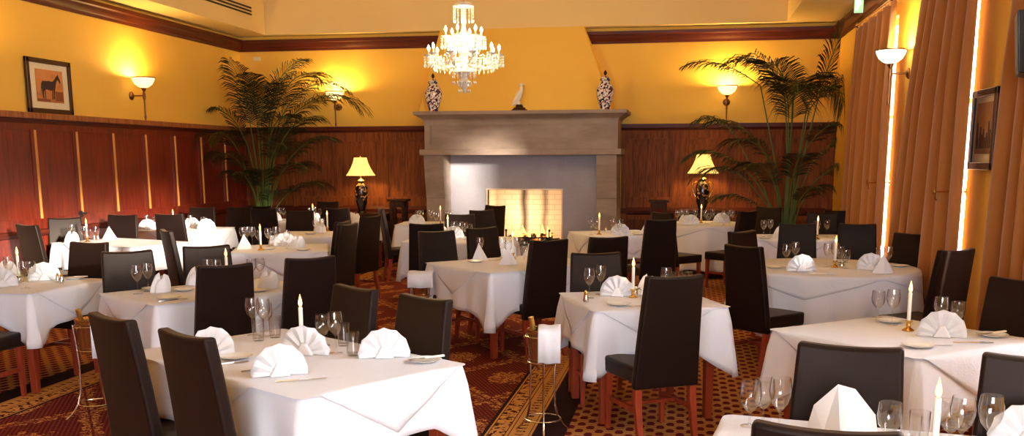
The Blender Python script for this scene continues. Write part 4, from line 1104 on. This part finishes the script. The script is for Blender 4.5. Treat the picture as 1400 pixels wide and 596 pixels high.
ITEMS = [
('T1','goblet',-2.25,5.07,0),
('T1','wine',-2.27,4.95,0),('T1','wine',-2.20,4.93,0),('T1','tumbler',-2.13,4.91,0),('T1','tumbler',-2.18,4.81,0),('T1','wine',-1.66,4.54,0),('T1','goblet',-1.79,4.72,0),('T1','tumbler',-1.56,4.50,0),('T1','candle',-1.87,4.63,0),('T1','tumbler',-1.69,4.74,0),('T1','fan',-2.22,4.37,25),('T1','fan',-1.72,4.00,10),('T1','fan',-1.80,4.47,-15),('T1','fan',-1.39,4.46,5),('T1','plate',-1.18,4.41,0),('T1','plate',-2.09,4.35,0),('T1','posy',-1.90,4.75,0),('T1','fork',-2.07,4.22,15),('T1','knife',-1.61,3.94,8),('T1','fork',-1.85,4.12,15),('T2','wine',-0.63,6.67,0),
('T2','wine',-0.57,6.87,0),('T2','fan',-0.45,6.78,-10),('T2','candle',-0.34,6.75,0),('T2','cruet',-0.64,6.51,0),('T2','cruet',-0.63,6.47,0),('T2','posy',-0.33,6.81,0),('T2','plate',-0.41,6.37,0),('T2','wine',-0.12,6.79,0),('T2','goblet',-0.05,6.93,0),('T2','goblet',0.02,6.96,0),('T2','bishop',-0.25,6.93,20),('T2','fork',-0.33,6.32,20),('T3','candle',-1.60,9.25,0),
('T3','wine',-1.70,9.24,0),('T3','wine',-1.59,9.43,0),('T3','goblet',-1.41,9.72,0),('T3','wine',-1.91,9.22,0),('T3','goblet',-1.68,9.45,0),('T3','pyr',-1.90,9.12,30),('T3','pyr',-1.56,8.77,10),('T3','pyr',-1.48,9.60,0),('T3','plate',-1.66,9.34,0),('T3','plate',-1.89,8.92,0),('T3','goblet',-1.50,9.31,0),('T3','fork',-1.77,9.07,30),('T4','wine',-5.13,6.87,0),
('T4','wine',-4.79,6.58,0),('T4','goblet',-5.00,6.95,0),('T4','candle',-5.10,6.94,0),('T4','fan',-4.96,7.05,0),('T4','bishop',-5.43,7.24,10),('T4','fan',-5.02,6.63,20),('T4','cruet',-4.77,6.94,0),('T4','cruet',-4.71,6.90,0),('T4','plate',-4.78,7.17,0),('T4','posy',-5.06,6.88,0),('T5','wine',-3.79,6.41,0),
('T5','wine',-3.79,6.55,0),('T5','bishop',-3.68,6.53,30),('T5','plate',-3.45,6.22,0),('T5','plate',-3.82,6.66,0),('T5','bishop',-3.63,6.96,0),('T5','candle',-3.42,7.04,0),('T5','wine',-3.49,6.88,0),('T5','wine',-3.42,6.87,0),('T5','goblet',-3.37,7.37,0),('T5','goblet',-3.33,7.44,0),('T5','bishop',-3.00,6.84,10),('T5','plate',-3.01,6.67,0),('T5','plate',-3.56,6.63,0),('T5','fork',-3.38,6.15,20),('T6','candle',-4.37,9.81,0),
('T6','wine',-4.78,10.27,0),('T6','wine',-4.78,10.39,0),('T6','wine',-4.71,10.36,0),('T6','goblet',-4.67,10.43,0),('T6','wine',-4.45,10.19,0),('T6','goblet',-4.46,10.31,0),('T6','wine',-4.46,10.43,0),('T6','goblet',-4.45,10.51,0),('T6','wine',-4.16,10.00,0),('T6','pyr',-4.61,9.93,20),('T6','bishop',-4.08,10.09,0),('T6','fan',-4.32,10.34,10),('T6','plate',-4.33,9.91,0),('T6','plate',-3.92,9.85,0),('T8','bishop',-6.93,10.40,10),
('T8','wine',-6.68,10.27,0),('T8','wine',-6.98,10.50,0),('T8','candle',-6.83,10.55,0),('T8','wine',-6.50,10.21,0),('T8','goblet',-6.67,10.38,0),('T8','cruet',-6.90,10.80,0),('T8','cruet',-6.86,10.81,0),('T8','pyr',-6.78,10.93,0),('T9','fan',-7.21,12.55,0),
('T9','wine',-7.17,12.47,0),('T9','goblet',-7.26,12.81,0),('T9','candle',-6.90,12.68,0),('T9','pyr',-7.13,12.68,0),('T9','fan',-6.81,13.02,20),('T9','fan',-6.46,12.76,0),('T9','wine',-6.54,12.47,0),('T9','goblet',-6.76,12.89,0),('T9','goblet',-6.57,12.91,0),('T10','fan',-6.27,14.61,10),
('T10','wine',-6.21,14.68,0),('T10','wine',-6.13,14.66,0),('T19','candle',-5.62,14.57,0),
('T19','wine',-5.72,14.69,0),('T19','wine',-5.73,14.93,0),('T19','goblet',-5.75,15.21,0),('T19','bishop',-5.63,14.68,0),('T19','bishop',-5.16,14.92,0),('T19','bishop',-4.95,14.58,20),('T19','wine',-5.17,14.53,0),('T11','candle',-4.65,12.56,0),
('T11','wine',-4.65,12.23,0),('T11','goblet',-4.77,12.44,0),('T11','wine',-4.55,12.10,0),('T11','bishop',-4.67,12.32,0),('T11','plate',-4.68,12.04,0),('T12','candle',-3.50,14.10,0),
('T12','wine',-3.83,14.07,0),('T12','wine',-3.83,14.25,0),('T12','wine',-3.63,14.09,0),('T12','goblet',-3.59,14.21,0),('T12','wine',-3.39,14.11,0),('T12','fan',-3.87,14.17,10),('TB','candle',-2.83,11.76,0),
('TB','wine',-2.63,11.56,0),('TB','wine',-2.55,11.45,0),('TB','goblet',-2.57,11.81,0),('TB','wine',-2.71,11.58,0),('TB','fan',-2.74,11.69,0),('TB','bishop',-2.94,11.86,0),('T13','wine',-1.15,12.35,0),
('T13','goblet',-1.10,12.57,0),('T13','candle',-1.06,12.45,0),('T13','cruet',-1.00,12.77,0),('T13','fan',-0.80,12.42,-5),('T13','wine',-0.88,12.38,0),('T13','wine',-0.80,12.33,0),('T13','plate',-0.58,12.49,0),('T13','pyr',-0.49,12.71,10),('T14','wine',-0.12,14.63,0),
('T14','wine',-0.06,14.85,0),('T14','wine',0.01,14.86,0),('T14','candle',0.22,14.93,0),('T14','wine',0.13,14.66,0),('T14','wine',0.28,14.70,0),('T14','wine',0.38,14.90,0),('T14','wine',0.53,14.49,0),('T14','wine',0.63,14.93,0),('T14','goblet',0.69,15.30,0),('T14','fan',0.07,14.50,0),('T14','fan',0.52,15.06,0),('T14','bishop',-0.03,14.66,0),('T14','goblet',0.32,14.63,0),('T15','wine',0.92,12.29,0),
('T15','wine',1.01,12.45,0),('T15','bishop',1.10,12.20,0),('T15','candle',1.51,12.03,0),('T15','wine',1.53,12.22,0),('T15','wine',1.66,12.38,0),('T15','plate',0.92,12.06,0),('T16','wine',0.86,8.84,0),
('T16','wine',0.96,9.07,0),('T16','fan',0.96,8.54,15),('T16','wine',1.22,8.97,0),('T16','wine',1.29,9.04,0),('T16','goblet',1.35,8.82,0),('T16','goblet',1.35,9.14,0),('T16','candle',1.28,8.93,0),('T16','fan',1.54,8.73,-15),('T16','pyr',1.60,8.52,10),('T16','wine',1.62,8.78,0),('T16','wine',1.67,8.71,0),('T16','plate',1.84,9.07,0),('T16','posy',1.33,8.88,0),('T16','plate',0.76,8.79,0),('T16','fork',1.11,8.40,0),('T17','goblet',1.13,6.09,0),
('T17','wine',1.16,5.82,0),('T17','candle',1.21,5.64,0),('T17','fan',1.34,5.45,5),('T17','wine',1.35,5.54,0),('T17','goblet',1.47,5.68,0),('T17','plate',1.61,5.53,0),('T17','plate',1.16,5.15,0),('T17','plate',1.17,5.93,0),('T17','knife',1.22,5.22,10),('T17','fork',1.46,5.31,15),('T18','goblet',0.24,3.48,0),
('T18','goblet',0.29,3.54,0),('T18','wine',0.33,3.37,0),('T18','bishop2',0.55,3.47,0),('T18','goblet',0.66,3.25,0),('T18','tumbler',0.77,3.33,0),('T18','tumbler',0.73,3.27,0),('T18','candle',0.77,3.12,0),('T18','wine',0.86,3.18,0),('T18','goblet',0.86,3.31,0),('T18','wine',0.95,3.21,0),('T18','fan',1.12,3.37,0),
]
ORD = ['', 'second', 'third', 'fourth', 'fifth', 'sixth', 'seventh', 'eighth', 'ninth']
def colx(x, y):   # left-to-right order as seen from the doorway side
    return math.atan2(x, y)
cnt = {}
for it in ITEMS: cnt.setdefault((it[0], it[1]), []).append(it)
made = {}
for (tn, kind), lst in cnt.items():
    lst.sort(key=lambda i: colx(i[2], i[3]))
    mk, nm, cat, desc = PROTO[kind]
    for i, (_, _, x, y, ang) in enumerate(lst):
        if kind not in made: o = made[kind] = mk(); 
        else: o = copy_tree(made[kind])
        z = ZS
        o.location = (x, y, z)
        if kind in ('fan', 'pyr', 'bishop', 'bishop2', 'knife', 'fork', 'plate', 'posy'): o.rotation_euler.z = rad(ang)-math.atan2(x, y)*.9
        n = len(lst)
        if n == 1: pos = ' on the '
        elif n == 2: pos = (', left one on the ', ', right one on the ')[i]
        else:
            pos = ', leftmost on the ' if i == 0 else (', rightmost on the ' if i == n-1 else ', %s from left on the ' % ORD[i])
        o['label'] = desc+pos+PH[tn]; o['category'] = cat
        if kind in GROUPS: o['group'] = GROUPS[kind]
# candle light on the linen (one small warm lamp at each flame)
for it in ITEMS:
    if it[1] == 'candle': lamp('candle_light', 'POINT', (it[2], it[3], ZS+.245), 1.3, (1, .58, .2), .012)
# butter knives lying over side plates
for k, (x, y, a, lab) in enumerate([(-1.18, 4.41, 40, 'butter knife with ivory handle across the plate beside the front table corner'), (1.61, 5.53, 35, 'butter knife with ivory handle across the plate on the bright white table'), (-4.78, 7.17, 20, 'butter knife across the plate beside the cruets at left edge')]):
    t = thing('butter_knife', lab, 'cutlery', (x, y, ZS+.0155), rad(a), 'butter knives on side plates')
    MB().hexa([(0, -.006, 0), (.10, -.008, 0), (.10, .008, 0), (0, .006, 0)], [(0, -.004, .008), (.10, -.006, .009), (.10, .006, .009), (0, .004, .008)]).build('handle', 'wax', t, bevel=.002)
    MB().prism([(0, -.005), (-.09, -.008), (-.11, 0), (-.09, .007), (0, .005)][::-1], 2, .001, .003).build('blade', 'silver', t, smooth=False)
# ------------------------------------------------------------------ wine coolers on stands
def cooler(x, y, lab, rz, towel):
    t = thing('wine_stand', 'slender metal wine bucket stand '+lab, 'wine stand', (x, y, 0), rz)
    for k in range(3):
        a = 2*pi*k/3+.5; c, s = cos(a), sin(a)
        MB().tube([(c*.19, s*.19, .006), (c*.15, s*.15, .04), (c*.11, s*.11, .10), (c*.09, s*.09, .18), (c*.085, s*.085, .36), (c*.095, s*.095, .50), (c*.108, s*.108, .63)], .0065, 8).build('leg', 'gilt_steel', t)
    def hoop(r, z): return [(r*cos(2*pi*i/28), r*sin(2*pi*i/28), z) for i in range(29)]
    for r, z in ((.107, .62), (.092, .46), (.112, .10)): MB().tube(hoop(r, z), .005, 8, cap=False).build('hoop', 'gilt_steel', t)
    b = thing('wine_bucket', 'warm bronze wine bucket held in the stand '+lab, 'bucket', (x, y, .435), rz)
    MB().lathe([(.0005, 0), (.070, 0), (.074, .01), (.095, .22), (.101, .228), (.097, .232), (.090, .22), (.070, .012), (.0005, .010)], 28).build('vessel', 'bucket', b)
    for s in (-1, 1): MB().tube([(s*.09, -.02, .19), (s*.115, -.015, .18), (s*.115, .015, .18), (s*.09, .02, .19)], .004, 6).build('handle', 'gilt_steel', b)
    if towel != 2:
        w = thing('wine_bottle', 'foil-topped wine bottle leaning in the bucket '+lab, 'bottle', (x-.01, y, .448), rz)
        w.rotation_euler.y = -.22 if towel else -.25; w.rotation_euler.z = rz
        MB().lathe([(.0005, 0), (.034, 0), (.036, .008), (.036, .15), (.030, .185), (.0145, .215), (.0140, .235)], 20).build('glass_body', 'bottle', w)
        MB().lathe([(.0148, .20), (.0152, .28), (.0165, .283), (.0165, .295), (.0005, .297)], 16).build('foil', 'foil', w)
    return t
cooler(-3.82, 5.86, 'by the left edge table', 1.2, 0)
cooler(-.84, 5.93, 'with towel beside the square table', .2, 1)
cooler(-2.36, 8.75, 'draped with linen in the aisle', .9, 2)
def towel(x, y, lab, rz, w, l, z=.672, back=.10):
    m = MB(); vs = []; N = 10
    prof = [(.11, z-back), (.104, z-.02), (.095, z), (0, z+.012), (-.095, z), (-.108, z-.02), (-.112, z-.06), (-.118, z-l)]
    for i in range(N+1):
        u = -w/2+w*i/N
        for a, zz in prof: vs.append((u, a+.004*sin(i*1.3)*(1 if zz < z-.05 else 0), zz+.003*sin(i*.9)))
    K = len(prof); fs = [(i*K+j, (i+1)*K+j, (i+1)*K+j+1, i*K+j+1) for i in range(N) for j in range(K-1)]
    o = m.add(vs, fs).build('towel', 'napkin', solid=.004, loc=(x, y, 0), rz=rz, sharp=50); tag(o, lab, 'towel'); return o
towel(-.80, 5.93, 'white folded towel draped over the wine bucket beside the square table', .12, .135, .20)
towel(-3.76, 5.86, 'white towel hanging from the wine bucket at the left edge table', .5, .09, .25)
towel(-2.36, 8.75, 'cream linen towel draped wide over the aisle wine bucket', .15, .23, .13, back=.22)
# ------------------------------------------------------------------ daylight, camera, colour
w = bpy.data.worlds.new('sky'); SC.world = w; w.use_nodes = True
nt = w.node_tree; bg = nt.nodes['Background']; bg.inputs[0].default_value = (.84, .89, 1, 1); bg.inputs[1].default_value = WORLD
# daylight coming through the window openings
for i, (a, b, z0, z1) in enumerate(WIN):
    if i == 0: continue
    o = lamp('window_daylight', 'AREA', (XR+.30, (a+b)/2, (z0+z1)/2), 1, (1, 1, 1), shape='RECTANGLE', size_y=z1-z0)
    o.data.size = b-a; o.rotation_euler = (0, rad(90), 0); o.data.size, o.data.size_y = z1-z0, b-a; o.data.cycles.is_portal = True
for a, b in FW:
    o = lamp('window_daylight', 'AREA', ((a+b)/2, YF-.30, 1.85), 1, (1, 1, 1), shape='RECTANGLE')
    o.data.size, o.data.size_y = b-a, 2.5; o.rotation_euler = (rad(90), 0, 0); o.data.cycles.is_portal = True
s = lamp('sun', 'SUN', (6, -2, 8), SUN, (1, .93, .80)); s.data.angle = rad(4)
d = Vector((-.72, .66, -.165)); s.rotation_euler = d.to_track_quat('-Z', 'Y').to_euler()
cam = bpy.data.cameras.new('camera'); co = bpy.data.objects.new('camera', cam); C.objects.link(co); SC.camera = co
cam.sensor_width = 36; cam.lens = 1361/1400*36; cam.shift_y = (464-298)/1400; cam.clip_end = 100; cam.clip_start = .05
R_ = Vector((.98527423, .17095257, -.00314886)); U_ = Vector((-.02738184, .17593869, .98402023)); F_ = Vector((-.1687748, .96944355, -.17802885))
co.matrix_world = Matrix(((R_.x, U_.x, -F_.x, 0), (R_.y, U_.y, -F_.y, 0), (R_.z, U_.z, -F_.z, 1.68), (0, 0, 0, 1)))
vs_ = SC.view_settings; vs_.view_transform = 'Standard'; vs_.look = 'None'; vs_.gamma = 1; vs_.use_curve_mapping = False; vs_.exposure = EXPOSURE
cy = SC.cycles
cy.max_bounces = 8; cy.diffuse_bounces = 4; cy.transparent_max_bounces = 24; cy.transmission_bounces = 6; cy.glossy_bounces = 4
cy.sample_clamp_indirect = 4; cy.caustics_reflective = False; cy.caustics_refractive = False
cy.use_denoising = True
